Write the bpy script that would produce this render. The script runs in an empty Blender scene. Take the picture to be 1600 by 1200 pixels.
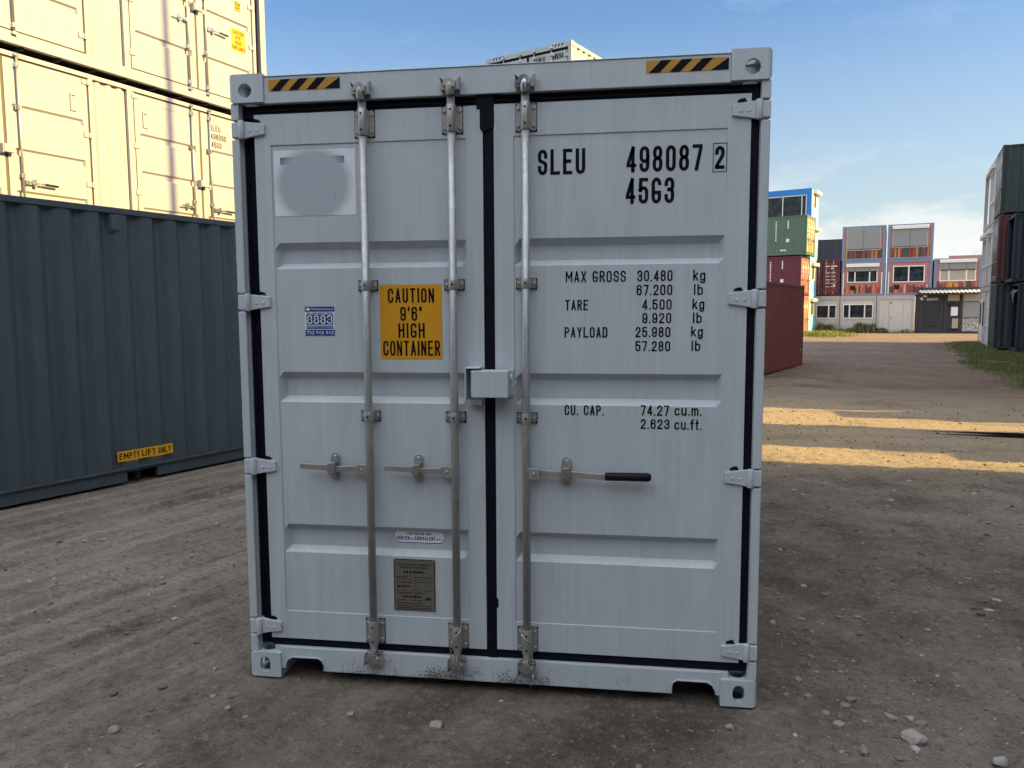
import bpy, bmesh, math, random
import numpy as np
from mathutils import Vector, Matrix
R = math.radians
S = bpy.context.scene
COL = S.collection
random.seed(7)

# ------------------------------------------------------------------ camera
cam = bpy.data.objects.new('camera', bpy.data.cameras.new('camera'))
COL.objects.link(cam)
cam.location = (1.8168, -3.4542, 1.7968)
cam.rotation_mode = 'XYZ'
cam.rotation_euler = (1.4771, 0.0049, 0.1412)
cam.data.sensor_width = 36.0
cam.data.lens = 27.0
cam.data.clip_end = 3000
cam.data.clip_start = 0.05
S.camera = cam
# ------------------------------------------------------------------ light
SUN_EL, SUN_AZ = R(30.0), R(-8.5)           # azimuth measured from +x
sdir = Vector((math.cos(SUN_AZ) * math.cos(SUN_EL), math.sin(SUN_AZ) * math.cos(SUN_EL), math.sin(SUN_EL)))
sun = bpy.data.objects.new('sun', bpy.data.lights.new('sun', 'SUN'))
COL.objects.link(sun)
sun.data.energy = 5.0
sun.data.angle = R(0.55)
sun.data.color = (1.0, 0.69, 0.22)
sun.rotation_euler = sdir.to_track_quat('Z', 'Y').to_euler()
sun.location = (60, -9, 22)
W = bpy.data.worlds.new('World')
S.world = W
W.use_nodes = True
S.view_settings.view_transform = 'Standard'
S.view_settings.look = 'None'
S.view_settings.exposure = 1.45
S.view_settings.gamma = 1.0


class NT:
    """tiny node helper"""
    def __init__(self, tree):
        self.t = tree; self.t.nodes.clear()
    def n(self, typ, inp=None, **kw):
        nd = self.t.nodes.new(typ)
        for k, v in kw.items():
            setattr(nd, k, v)
        for k, v in (inp or {}).items():
            self.set(nd, k, v)
        return nd
    def set(self, nd, k, v):
        s = nd.inputs[k]
        if hasattr(v, 'is_output'):
            self.t.links.new(v, s)
        else:
            s.default_value = v
    def math(self, op, a, b=0.0, c=0.0, clamp=False):
        nd = self.n('ShaderNodeMath', {0: a, 1: b, 2: c}, operation=op); nd.use_clamp = clamp
        return nd.outputs[0]
    def mix(self, f, a, b, blend='MIX'):
        nd = self.n('ShaderNodeMix', data_type='RGBA', blend_type=blend)
        self.set(nd, 0, f); self.set(nd, 6, a); self.set(nd, 7, b)
        return nd.outputs[2]
    def ramp(self, f, a, b):
        nd = self.n('ShaderNodeMapRange', {0: f, 1: a, 2: b, 3: 0.0, 4: 1.0}); nd.clamp = True
        return nd.outputs[0]
    def noise(self, vec, scale, detail=4.0, rough=0.55):
        nd = self.n('ShaderNodeTexNoise', {'Scale': scale, 'Detail': detail, 'Roughness': rough})
        if vec is not None: self.set(nd, 'Vector', vec)
        return nd.outputs[0]
    def mapping(self, vec, sc=(1, 1, 1), rot=(0, 0, 0), loc=(0, 0, 0)):
        return self.n('ShaderNodeMapping', {'Vector': vec, 'Scale': sc, 'Rotation': rot, 'Location': loc}).outputs[0]


w = NT(W.node_tree)
sky = w.n('ShaderNodeTexSky')
sky.sky_type = 'NISHITA'; sky.sun_disc = False
sky.sun_elevation = SUN_EL; sky.sun_rotation = R(90) - SUN_AZ
sky.altitude = 100; sky.air_density = 1.0; sky.dust_density = 0.6; sky.ozone_density = 2.2
tc = w.n('ShaderNodeTexCoord').outputs['Generated']
sep = w.n('ShaderNodeSeparateXYZ', {0: tc})
cm = w.mapping(tc, (1, 1, 2.6))
cn = w.noise(cm, 6.5, 9.0, 0.60)
lowc = w.math('MULTIPLY', w.ramp(sep.outputs[2], 0.0, 0.05), w.ramp(sep.outputs[2], 0.20, 0.07))
cmask = w.math('MULTIPLY', w.ramp(cn, 0.46, 0.58), lowc)
haze = w.ramp(sep.outputs[2], 0.34, 0.0)
skys = w.n('ShaderNodeHueSaturation', {'Color': sky.outputs[0], 'Saturation': 1.12, 'Value': 1.20}).outputs[0]
skc = w.mix(w.math('MULTIPLY', haze, 0.86), skys, (4.05, 4.42, 4.10, 1))
ci = w.math('MULTIPLY', w.ramp(w.noise(w.mapping(tc, (1.2, 3.0, 5.0), (0.3, 0.2, 0.6)), 4.5, 10.0, 0.68), 0.56, 0.80),
            w.ramp(sep.outputs[2], 0.22, 0.45))
skc = w.mix(w.math('MULTIPLY', ci, 0.30), skc, (7.5, 7.9, 8.3, 1))
skc = w.mix(w.math('MULTIPLY', cmask, 0.75), skc, (6.7, 6.65, 6.5, 1))
# bright broken cloud added as unseen fill light overhead and behind the photographer
back = w.ramp(w.math('SUBTRACT', sep.outputs[2], w.math('MULTIPLY', w.math('SUBTRACT', sep.outputs[1], w.math('MULTIPLY', sep.outputs[0], 0.45)), 0.60)), 0.34, 0.62)
brk = w.ramp(w.noise(w.mapping(tc, (1.6, 1.6, 2.2)), 2.2, 8.0, 0.62), 0.36, 0.56)
up = w.ramp(sep.outputs[2], 0.05, 0.30)
skc = w.mix(w.math('MULTIPLY', w.math('MULTIPLY', back, brk), up), skc, (17.4, 17.7, 18.2, 1))
bg = w.n('ShaderNodeBackground', {'Color': skc, 'Strength': 0.058})
wo = w.n('ShaderNodeOutputWorld'); W.node_tree.links.new(bg.outputs[0], wo.inputs[0])

# ------------------------------------------------------------------ materials
MATS = {}
def base_mat(name):
    m = bpy.data.materials.new(name); m.use_nodes = True
    t = NT(m.node_tree)
    out = t.n('ShaderNodeOutputMaterial')
    p = t.n('ShaderNodeBsdfPrincipled')
    m.node_tree.links.new(p.outputs[0], out.inputs[0])
    return m, t, p

def c4(c): return (c[0], c[1], c[2], 1.0)
def sc(c, k): return (c[0] * k, c[1] * k, c[2] * k, 1.0)

def paint(name, col, rough=0.45, streak=0.10, blotch=0.08, grime=None, grime_amt=0.0, spec=0.4, bump=0.0015, metallic=0.0, rust=0.0):
    """painted steel: vertical rain streaks, cloudy tone change, tiny orange-peel bump, optional grime and rust specks"""
    if name in MATS: return MATS[name]
    m, t, p = base_mat(name)
    o = t.n('ShaderNodeTexCoord').outputs['Object']
    st = t.noise(t.mapping(o, (38, 38, 0.9)), 1.0, 5.0, 0.65)
    st2 = t.noise(t.mapping(o, (120, 120, 3.0)), 1.0, 3.0, 0.6)
    bl = t.noise(o, 1.7, 5.0, 0.6)
    f = t.math('ADD', t.math('MULTIPLY', t.math('SUBTRACT', st, 0.5), streak * 3.0),
               t.math('MULTIPLY', t.math('SUBTRACT', bl, 0.5), blotch * 3.0))
    f = t.math('ADD', f, t.math('MULTIPLY', t.math('SUBTRACT', st2, 0.5), streak * 1.6))
    f = t.math('ADD', f, 1.0)
    hsv = t.n('ShaderNodeHueSaturation', {'Color': c4(col), 'Value': f})
    c = hsv.outputs[0]
    if grime:
        gm = t.math('MULTIPLY', t.ramp(t.noise(t.mapping(o, (9, 9, 1.6)), 1.0, 7.0, 0.72), 0.50, 0.78), grime_amt)
        c = t.mix(gm, c, c4(grime))
    if rust:
        rm = t.ramp(t.noise(o, 7.0, 9.0, 0.75), 0.72 - rust, 0.80 - rust)
        c = t.mix(rm, c, (0.11, 0.045, 0.02, 1))
    sp = t.ramp(t.noise(o, 55.0, 3.0, 0.5), 0.715, 0.76)
    c = t.mix(t.math('MULTIPLY', sp, 0.55), c, sc(col, 0.35))
    t.set(p, 'Base Color', c)
    t.set(p, 'Roughness', t.math('ADD', t.math('MULTIPLY', t.math('SUBTRACT', bl, 0.5), 0.25), rough))
    p.inputs['Specular IOR Level'].default_value = spec
    p.inputs['Metallic'].default_value = metallic
    bmp = t.n('ShaderNodeBump', {'Height': t.noise(o, 34.0, 4.0, 0.6), 'Strength': 0.35, 'Distance': bump})
    bmp2 = t.n('ShaderNodeBump', {'Height': t.noise(o, 2.3, 2.0, 0.5), 'Strength': 0.45, 'Distance': 0.012, 'Normal': bmp.outputs[0]})
    t.set(p, 'Normal', bmp2.outputs[0])
    MATS[name] = m
    return m

def flat(name, col, rough=0.6, metallic=0.0, var=0.10, scale=14.0, spec=0.35):
    if name in MATS: return MATS[name]
    m, t, p = base_mat(name)
    o = t.n('ShaderNodeTexCoord').outputs['Object']
    f = t.math('ADD', t.math('MULTIPLY', t.math('SUBTRACT', t.noise(o, scale, 5.0, 0.6), 0.5), var * 3), 1.0)
    t.set(p, 'Base Color', t.n('ShaderNodeHueSaturation', {'Color': c4(col), 'Value': f}).outputs[0])
    p.inputs['Roughness'].default_value = rough
    p.inputs['Metallic'].default_value = metallic
    p.inputs['Specular IOR Level'].default_value = spec
    MATS[name] = m
    return m

def galvanised(name='galvanised', col=(0.46, 0.46, 0.44), rough=0.34, metal=0.62):
    if name in MATS: return MATS[name]
    m, t, p = base_mat(name)
    o = t.n('ShaderNodeTexCoord').outputs['Object']
    v = t.n('ShaderNodeTexVoronoi', {'Vector': o, 'Scale': 60.0})
    f = t.math('ADD', t.math('MULTIPLY', v.outputs['Color'], 0.25), 0.8)
    g = t.ramp(t.noise(t.mapping(o, (14, 14, 3)), 1.0, 6.0, 0.7), 0.45, 0.75)
    c = t.n('ShaderNodeHueSaturation', {'Color': c4(col), 'Value': f}).outputs[0]
    c = t.mix(t.math('MULTIPLY', g, 0.5), c, (0.24, 0.22, 0.19, 1))
    t.set(p, 'Base Color', c)
    p.inputs['Metallic'].default_value = metal
    t.set(p, 'Roughness', t.math('ADD', t.math('MULTIPLY', g, 0.2), rough))
    MATS[name] = m
    return m

def glass_mat(name='window_glass', col=(0.012, 0.016, 0.02)):
    if name in MATS: return MATS[name]
    m, t, p = base_mat(name)
    o = t.n('ShaderNodeTexCoord').outputs['Object']
    t.set(p, 'Base Color', t.mix(t.ramp(t.noise(o, 2.2, 4.0), 0.42, 0.7), c4(col), sc(col, 4.0)))
    p.inputs['Roughness'].default_value = 0.06
    p.inputs['Specular IOR Level'].default_value = 0.28
    MATS[name] = m
    return m

GREY = (0.455, 0.512, 0.545)
def sill_paint():
    """light grey paint with splashed mud along the lower edge"""
    m = paint('grey_paint_sill', GREY, 0.42, 0.07, 0.05)
    t = NT.__new__(NT); t.t = m.node_tree
    p = next(n for n in m.node_tree.nodes if n.type == 'BSDF_PRINCIPLED')
    src = p.inputs['Base Color'].links[0].from_socket
    o = t.n('ShaderNodeTexCoord').outputs['Object']
    s = t.n('ShaderNodeSeparateXYZ', {0: o})
    zone = t.math('MULTIPLY', t.ramp(s.outputs[2], 0.135, 0.045),
                  t.math('MULTIPLY', t.ramp(s.outputs[0], 0.36, 0.55), t.ramp(s.outputs[0], 2.15, 1.0)))
    grain = t.noise(o, 105.0, 5.0, 0.74)
    big = t.noise(o, 9.0, 2.0, 0.5)
    th = t.math('ADD', t.math('ADD', grain, t.math('MULTIPLY', zone, 0.17)), t.math('MULTIPLY', t.math('SUBTRACT', big, 0.5), 0.45))
    mk = t.math('MULTIPLY', t.ramp(th, 0.645, 0.68), t.ramp(zone, 0.02, 0.12))
    t.set(p, 'Base Color', t.mix(t.math('MULTIPLY', mk, .9), src, (0.10, 0.08, 0.06, 1)))
    return m

M_GREY = paint('grey_paint', GREY, 0.42, 0.085, 0.055, grime=(0.33, 0.34, 0.34), grime_amt=0.35)
M_SILL = sill_paint()
M_RUB = flat('rubber_gasket', (0.004, 0.006, 0.011), 0.6, 0, 0.15, spec=0.12)
M_GALV = galvanised()
M_GALVB = galvanised('bright_zinc', (0.60, 0.61, 0.61), 0.22, 0.9)
M_ROD = galvanised('zinc_grey_rod', (0.45, 0.465, 0.465), 0.36, 0.5)
M_BLACK = flat('black_lettering', (0.005, 0.006, 0.009), 0.6, 0, 0.2, spec=0.10)
M_DARK = flat('dark_cavity', (0.012, 0.012, 0.012), 0.9, 0, 0.2)
M_YEL = flat('yellow_sticker', (0.62, 0.30, 0.012), 0.45, 0, 0.06, 6)
M_YELS = flat('hazard_yellow', (0.46, 0.235, 0.03), 0.45, 0, 0.15, 20)
M_BLUE = flat('blue_sticker', (0.012, 0.055, 0.22), 0.4, 0, 0.08)
M_WHITE = flat('white_vinyl', (0.74, 0.76, 0.78), 0.4, 0, 0.05)
M_GRIP = flat('black_rubber_grip', (0.006, 0.006, 0.008), 0.5, 0, 0.15, spec=0.2)
M_PLATE = flat('brown_metal_plate', (0.17, 0.155, 0.135), 0.45, 0.3, 0.15, 30)
M_SHOE = flat('plywood_floor', (0.16, 0.10, 0.06), 0.7)
M_NAVY = paint('slate_blue_paint', (0.050, 0.070, 0.083), 0.38, 0.05, 0.05, grime=(0.12, 0.14, 0.15), grime_amt=0.35)
M_CREAM = paint('cream_paint', (0.352, 0.34, 0.375), 0.48, 0.035, 0.035, grime=(0.42, 0.36, 0.27), grime_amt=0.18)
M_CRGAS = flat('brown_gasket', (0.10, 0.085, 0.06), 0.7)
M_RED = paint('rust_red_paint', (0.23, 0.062, 0.055), 0.6, 0.08, 0.12, grime=(0.07, 0.03, 0.03), grime_amt=0.5, rust=0.03)
M_MAR = paint('maroon_paint', (0.12, 0.028, 0.040), 0.55, 0.08, 0.10, rust=0.04)
M_ORG = paint('faded_red_paint', (0.42, 0.17, 0.10), 0.6, 0.1, 0.12, rust=0.06)
M_GRN = paint('green_paint', (0.085, 0.155, 0.105), 0.5, 0.08, 0.10, grime=(0.12, 0.14, 0.09), grime_amt=0.5, rust=0.03)
M_OLIVE = paint('olive_end_paint', (0.36, 0.32, 0.17), 0.6, 0.1, 0.15, rust=0.06)
M_DGRN = paint('dark_green_paint', (0.025, 0.042, 0.042), 0.5, 0.08, 0.10, grime=(0.09, 0.10, 0.10), grime_amt=0.6)
M_DBLU = paint('dark_blue_paint', (0.022, 0.032, 0.050), 0.5, 0.08, 0.10, grime=(0.06, 0.06, 0.07), grime_amt=0.6, rust=0.02)
M_BRN = paint('brown_red_paint', (0.085, 0.030, 0.026), 0.6, 0.1, 0.12, rust=0.05)
M_MODW = paint('module_white', (0.50, 0.50, 0.49), 0.55, 0.06, 0.06, grime=(0.26, 0.24, 0.21), grime_amt=0.55)
M_MODF = paint('module_frame_white', (0.40, 0.40, 0.40), 0.5, 0.06, 0.06, grime=(0.22, 0.20, 0.18), grime_amt=0.6)
M_MODB = paint('module_blue_grey', (0.17, 0.20, 0.31), 0.5, 0.05, 0.06)
M_PVC = flat('white_window_frame', (0.72, 0.72, 0.70), 0.4, 0, 0.05)
M_GLASS = glass_mat()
M_SHUT = flat('grey_roller_shutter', (0.25, 0.26, 0.27), 0.5, 0, 0.10)
M_BLIND = flat('beige_blind', (0.36, 0.33, 0.27), 0.7, 0, 0.10)
M_CHAR = paint('charcoal_paint', (0.030, 0.033, 0.042), 0.5, 0.06, 0.08)
M_OBLU = paint('office_blue', (0.015, 0.19, 0.56), 0.4, 0.03, 0.03)
M_LBLU = paint('light_blue_paint', (0.20, 0.46, 0.66), 0.5, 0.05, 0.06)
M_OCRM = paint('office_cream', (0.62, 0.58, 0.48), 0.5, 0.05, 0.05)
M_CONC = flat('concrete', (0.30, 0.29, 0.27), 0.85, 0, 0.12, 6)
M_STEEL = flat('pole_steel', (0.30, 0.31, 0.32), 0.5, 0.5)

# ------------------------------------------------------------------ mesh builder
class MB:
    def __init__(self, T=None):
        self.v = []; self.f = []; self.m = []; self.s = []; self.T = T; self.mi = 0
    def vert(self, u, y, z):
        if self.T: u, y, z = self.T(u, y, z)
        self.v.append((u, y, z)); return len(self.v) - 1
    def face(self, idx, smooth=False):
        self.f.append(tuple(idx)); self.m.append(self.mi); self.s.append(smooth)
    def box(self, x0, x1, y0, y1, z0, z1):
        a = [self.vert(x, y, z) for z in (z0, z1) for y in (y0, y1) for x in (x0, x1)]
        for q in ((0, 2, 3, 1), (4, 5, 7, 6), (0, 1, 5, 4), (2, 6, 7, 3), (0, 4, 6, 2), (1, 3, 7, 5)):
            self.face([a[i] for i in q])
        return self
    def prism(self, poly, y0, y1):
        """polygon in (x, z), extruded along y"""
        n = len(poly)
        a = [self.vert(x, y0, z) for x, z in poly]; b = [self.vert(x, y1, z) for x, z in poly]
        self.face(a); self.face(b[::-1])
        for i in range(n):
            j = (i + 1) % n
            self.face((a[j], a[i], b[i], b[j]))
        return self
    def prism_z(self, poly, z0, z1):
        """polygon in (x, y), extruded along z"""
        n = len(poly)
        a = [self.vert(x, y, z0) for x, y in poly]; b = [self.vert(x, y, z1) for x, y in poly]
        self.face(a[::-1]); self.face(b)
        for i in range(n):
            j = (i + 1) % n
            self.face((a[i], a[j], b[j], b[i]))
        return self
    def poly(self, pts, y):
        self.face([self.vert(x, y, z) for x, z in pts]); return self
    def rect(self, x0, x1, z0, z1, y):
        return self.poly(((x0, z0), (x1, z0), (x1, z1), (x0, z1)), y)
    def tube(self, pts, r, n=10, cap=True):
        pts = [Vector(p) for p in pts]; rings = []
        rr = r if isinstance(r, (list, tuple)) else [r] * len(pts)
        for i, p in enumerate(pts):
            d = (pts[min(i + 1, len(pts) - 1)] - pts[max(i - 1, 0)]).normalized()
            up = Vector((0, 0, 1)) if abs(d.z) < 0.9 else Vector((0, 1, 0))
            a = d.cross(up).normalized(); b = d.cross(a)
            rings.append([self.vert(*(p + a * math.cos(6.28318 * k / n) * rr[i] + b * math.sin(6.28318 * k / n) * rr[i])) for k in range(n)])
        for i in range(len(rings) - 1):
            for k in range(n):
                self.face((rings[i][k], rings[i][(k + 1) % n], rings[i + 1][(k + 1) % n], rings[i + 1][k]), True)
        if cap:
            self.face(rings[0]); self.face(rings[-1][::-1])
        return self
    def grid(self, us, zs, yf):
        idx = [[self.vert(u, yf(i, j), z) for i, u in enumerate(us)] for j, z in enumerate(zs)]
        for j in range(len(zs) - 1):
            for i in range(len(us) - 1):
                self.face((idx[j][i], idx[j][i + 1], idx[j + 1][i + 1], idx[j + 1][i]))
        return self
    def ribbon(self, pts, t, y, closed=False):
        P = [Vector((p[0], p[1])) for p in pts]
        Q = [P[0]]
        for p in P[1:]:
            if (p - Q[-1]).length > 1e-6: Q.append(p)
        if closed and (Q[0] - Q[-1]).length < 1e-6: Q.pop()
        n = len(Q)
        if n < 2: return
        if not closed:
            for i in range(1, n - 1):
                if (Q[i] - Q[i - 1]).normalized().dot((Q[i + 1] - Q[i]).normalized()) < -0.1:
                    self.ribbon([tuple(q) for q in Q[:i + 1]], t, y); self.ribbon([tuple(q) for q in Q[i:]], t, y); return
        L = []
        for i in range(n):
            if closed: a, b, c = Q[i - 1], Q[i], Q[(i + 1) % n]
            else: a, b, c = Q[max(i - 1, 0)], Q[i], Q[min(i + 1, n - 1)]
            d1 = (b - a).normalized() if (b - a).length > 0 else (c - b).normalized()
            d2 = (c - b).normalized() if (c - b).length > 0 else d1
            n1 = Vector((-d1.y, d1.x)); n2 = Vector((-d2.y, d2.x))
            m = n1 + n2
            m = n1 if m.length < 1e-4 else m.normalized()
            k = min(1.6, 1.0 / max(0.3, m.dot(n1)))
            e = Vector((0, 0))
            if not closed and i == 0: e = -d2 * t * 0.5
            if not closed and i == n - 1: e = d1 * t * 0.5
            L.append((self.vert(b.x + e.x + m.x * t * 0.5 * k, y, b.y + e.y + m.y * t * 0.5 * k),
                      self.vert(b.x + e.x - m.x * t * 0.5 * k, y, b.y + e.y - m.y * t * 0.5 * k)))
        for i in range(n if closed else n - 1):
            a, b = L[i], L[(i + 1) % n]
            self.face((a[1], b[1], b[0], a[0]))
    def build(self, name, mats, parent=None, bevel=0.0, recalc=True, seg=2):
        me = bpy.data.meshes.new(name)
        me.from_pydata(self.v, [], self.f)
        if not isinstance(mats, (list, tuple)): mats = [mats]
        for m in mats: me.materials.append(m)
        me.polygons.foreach_set('material_index', self.m)
        me.polygons.foreach_set('use_smooth', self.s)
        if recalc:
            bm = bmesh.new(); bm.from_mesh(me)
            bmesh.ops.recalc_face_normals(bm, faces=bm.faces)
            bm.to_mesh(me); bm.free()
        me.update()
        o = bpy.data.objects.new(name, me); COL.objects.link(o)
        if parent: o.parent = parent
        if bevel:
            b = o.modifiers.new('bevel', 'BEVEL'); b.width = bevel; b.segments = seg
            b.limit_method = 'ANGLE'; b.angle_limit = R(40); b.harden_normals = False
        return o

def thing(name, label, cat, loc=(0, 0, 0), rz=0.0, group=None):
    o = bpy.data.objects.new(name, None); COL.objects.link(o)
    o.empty_display_size = 0.3
    o.location = loc; o.rotation_euler = (0, 0, rz)
    o['label'] = label; o['category'] = cat
    if group: o['group'] = group
    return o
def tag(o, label, cat, group=None):
    o['label'] = label; o['category'] = cat
    if group: o['group'] = group
    return o
def struct(o, kind='structure'):
    o['kind'] = kind; return o
def copy_tree(o, parent=None):
    c = o.copy(); COL.objects.link(c)
    if parent: c.parent = parent
    for ch in list(o.children): copy_tree(ch, c)
    return c

# ------------------------------------------------------------------ stroke lettering
def arc(cx, cy, rx, ry, a0, a1, n=8):
    return [(cx + rx * math.cos(R(a0 + (a1 - a0) * i / n)), cy + ry * math.sin(R(a0 + (a1 - a0) * i / n))) for i in range(n + 1)]
Q = 0.20
TOP = arc(.5, 1 - Q, .5, Q, 0, 180); BOT = arc(.5, Q, .5, Q, 180, 360)
def O_(): return [TOP + BOT + [TOP[0]]]
G = {
 '0': O_(), 'O': O_(),
 '1': [[(.1, .80), (.55, 1), (.55, 0)]], 'I': [[(.5, 0), (.5, 1)]], 'l': [[(.5, 0), (.5, 1)]],
 '2': [[(0, .74)] + TOP[::-1] + [(1, .70), (.93, .58), (.08, .12), (0, 0), (1, 0)]],
 '3': [[(0, .76)] + TOP[::-1] + [(1, .68)] + arc(.6, .68, .4, .15, 0, -90, 5) + [(.42, .53)],
       [(.6, .53)] + arc(.6, .38, .4, .15, 90, 0, 5) + BOT[::-1] + [(0, .25)]],
 '4': [[(.74, 0), (.74, 1), (0, .30), (0, .23), (1, .23)]],
 '5': [[(.95, 1), (.06, 1), (.02, .53), (.2, .60)] + arc(.5, .45, .5, .18, 110, 0, 6) + BOT[::-1] + [(0, .26)]],
 '6': [[(1, .76)] + TOP + BOT + arc(.5, .42, .5, .18, 0, 180)],
 '7': [[(0, 1), (1, 1), (1, .93), (.38, 0)]],
 '8': [arc(.5, .80, .46, .20, 0, 180) + arc(.5, .73, .46, .20, 180, 360) + [(.96, .80)], arc(.5, .33, .5, .20, 0, 180) + arc(.5, .20, .5, .20, 180, 360) + [(1, .33)]],
 'S': [[(1, .74)] + TOP + [(0, .70)] + arc(.30, .68, .30, .14, 180, 250, 4) + arc(.70, .34, .30, .14, 70, 0, 4) + BOT[::-1] + [(0, .26)]],
 'L': [[(0, 1), (0, 0), (1, 0)]], 'E': [[(.95, 1), (0, 1), (0, 0), (.95, 0)], [(0, .52), (.8, .52)]],
 'F': [[(.95, 1), (0, 1), (0, 0)], [(0, .52), (.8, .52)]],
 'U': [[(0, 1)] + BOT + [(1, 1)]], 'M': [[(0, 0), (0, 1), (.5, .35), (1, 1), (1, 0)]],
 'A': [[(0, 0), (.5, 1), (1, 0)], [(.2, .28), (.8, .28)]], 'X': [[(0, 0), (1, 1)], [(0, 1), (1, 0)]],
 'G': [arc(.5, 1 - Q, .5, Q, 4, 180) + BOT + [(1, .41), (.52, .41)]], 'C': [[(1, .70)] + TOP + BOT + [(1, .30)]],
 'R': [[(0, 0), (0, 1), (.55, 1)] + arc(.55, .76, .43, .24, 90, -90, 8) + [(0, .52)], [(.5, .52), (1, 0)]],
 'P': [[(0, 0), (0, 1), (.55, 1)] + arc(.55, .74, .43, .26, 90, -90, 8) + [(0, .48)]],
 'D': [[(0, 0), (0, 1), (.5, 1)] + arc(.5, .78, .5, .22, 90, 0, 5) + arc(.5, .22, .5, .22, 0, -90, 5) + [(0, 0)]],
 'T': [[(0, 1), (1, 1)], [(.5, 1), (.5, 0)]], 'Y': [[(0, 1), (.5, .48), (1, 1)], [(.5, .48), (.5, 0)]],
 'N': [[(0, 0), (0, 1), (1, 0), (1, 1)]], 'H': [[(0, 0), (0, 1)], [(1, 0), (1, 1)], [(0, .52), (1, .52)]],
 'V': [[(0, 1), (.5, 0), (1, 1)]], 'W': [[(0, 1), (.25, 0), (.5, .7), (.75, 0), (1, 1)]], 'Z': [[(0, 1), (1, 1), (0, 0), (1, 0)]],
 'J': [[(1, 1)] + BOT[::-1] + [(0, .3)]], 'K': [[(0, 0), (0, 1)], [(1, 1), (0, .42)], [(.3, .6), (1, 0)]],
 'B': [[(0, 0), (0, 1), (.5, 1)] + arc(.5, .77, .42, .23, 90, -90, 6) + [(0, .54)], [(.5, .54)] + arc(.5, .27, .5, .27, 90, -90, 6) + [(0, 0)]],
 'Q': O_() + [[(.6, .25), (1, -.04)]],
 'k': [[(0, 0), (0, 1)], [(.9, .68), (0, .28)], [(.3, .42), (1, 0)]],
 'b': [[(0, 1), (0, 0)], arc(.5, .5, .5, .18, 180, 0) + arc(.5, .18, .5, .18, 0, -180)],
 'g': [arc(.5, .5, .5, .18, 0, 180) + arc(.5, .18, .5, .18, 180, 360), [(1, .68), (1, -.12)] + arc(.5, -.12, .5, .16, 0, -170, 7)],
 'c': [arc(.5, .5, .5, .18, 15, 180) + arc(.5, .18, .5, .18, 180, 345)],
 'u': [[(0, .68)] + arc(.5, .18, .5, .18, 180, 360), [(1, .68), (1, 0)]],
 'm': [[(0, 0), (0, .68)], arc(.25, .52, .25, .16, 180, 0, 6) + [(.5, 0)], [(.5, .5)] + arc(.75, .52, .25, .16, 180, 0, 6) + [(1, 0)]],
 'f': [[(1, 1), (.7, 1), (.45, .88), (.45, 0)], [(0, .66), (.95, .66)]], 't': [[(.45, .95), (.45, .1), (.6, 0), (.9, 0)], [(0, .66), (.95, .66)]],
 '.': [[(.45, 0), (.55, 0.0)]], ',': [[(.5, .03), (.35, -.12)]], "'": [[(.6, 1), (.4, .80)]], '"': [[(.35, 1), (.2, .8)], [(.8, 1), (.65, .8)]], '-': [[(.1, .45), (.9, .45)]],
}
G['9'] = [[(1 - x, 1 - z) for x, z in pl] for pl in G['6']]
WID = {'.': .28, ',': .28, "'": .35, '"': .55, ' ': .55, 'I': .36, '1': .62, 'l': .36, 'M': 1.3, 'm': 1.35, 'W': 1.4, 'f': .7, 't': .7}
def letters(mb, txt, x0, x1, z0, z1, y, t, gap=0.32, seg=0):
    """stroke letters fitted in a box; t = stroke thickness in metres"""
    ws = [WID.get(c, 1.0) for c in txt]
    tot = sum(ws) + gap * (len(txt) - 1)
    k = (x1 - x0) / tot; x = x0; h = z1 - z0
    for c, wd in zip(txt, ws):
        gw = wd * k
        for pl in G.get(c, []):
            ww = max(gw - t, 0.0)
            pts = [(x + t / 2 + px * ww, z0 + t / 2 + pz * (h - t)) for px, pz in pl]
            if c in '.,':
                xm = x + gw / 2
                mb.poly([(xm - t * .55 - (t * .3 if c == ',' else 0), z0 - (t * .9 if c == ',' else 0)), (xm + t * .35, z0 - (t * .5 if c == ',' else 0)), (xm + t * .55, z0 + t * 1.05), (xm - t * .55, z0 + t * 1.05)], y); continue
            if seg:
                q = [pts[0]]
                for a_, b_ in zip(pts[:-1], pts[1:]):
                    k_ = max(1, int(math.hypot(b_[0] - a_[0], b_[1] - a_[1]) / seg))
                    q += [(a_[0] + (b_[0] - a_[0]) * j / k_, a_[1] + (b_[1] - a_[1]) * j / k_) for j in range(1, k_ + 1)]
                pts = q
            mb.ribbon(pts, t * (.93 if c in 'NMAXVWY' else 1), y, closed=len(pl) > 6 and (abs(pl[0][0] - pl[-1][0]) + abs(pl[0][1] - pl[-1][1])) < 1e-6)
        x += gw + gap * k

def font_letters(mb, txt, x0, x1, z0, z1, y, fit_h=True):
    cu = bpy.data.curves.new('lettering', 'FONT'); cu.body = txt; cu.size = 1.0; cu.resolution_u = 3
    ob = bpy.data.objects.new('lettering', cu); COL.objects.link(ob)
    dg = bpy.context.evaluated_depsgraph_get()
    me = bpy.data.meshes.new_from_object(ob.evaluated_get(dg))
    bpy.data.objects.remove(ob); bpy.data.curves.remove(cu)
    xs = [v.co.x for v in me.vertices]; ys = [v.co.y for v in me.vertices]
    if xs:
        ax, bx, ay, by = min(xs), max(xs), min(ys), max(ys)
        base = len(mb.v)
        for v in me.vertices:
            mb.vert(x0 + (v.co.x - ax) / (bx - ax) * (x1 - x0), y, z0 + (v.co.y - ay) / (by - ay) * (z1 - z0))
        for p in me.polygons: mb.face([base + i for i in p.vertices])
    bpy.data.meshes.remove(me)

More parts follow.
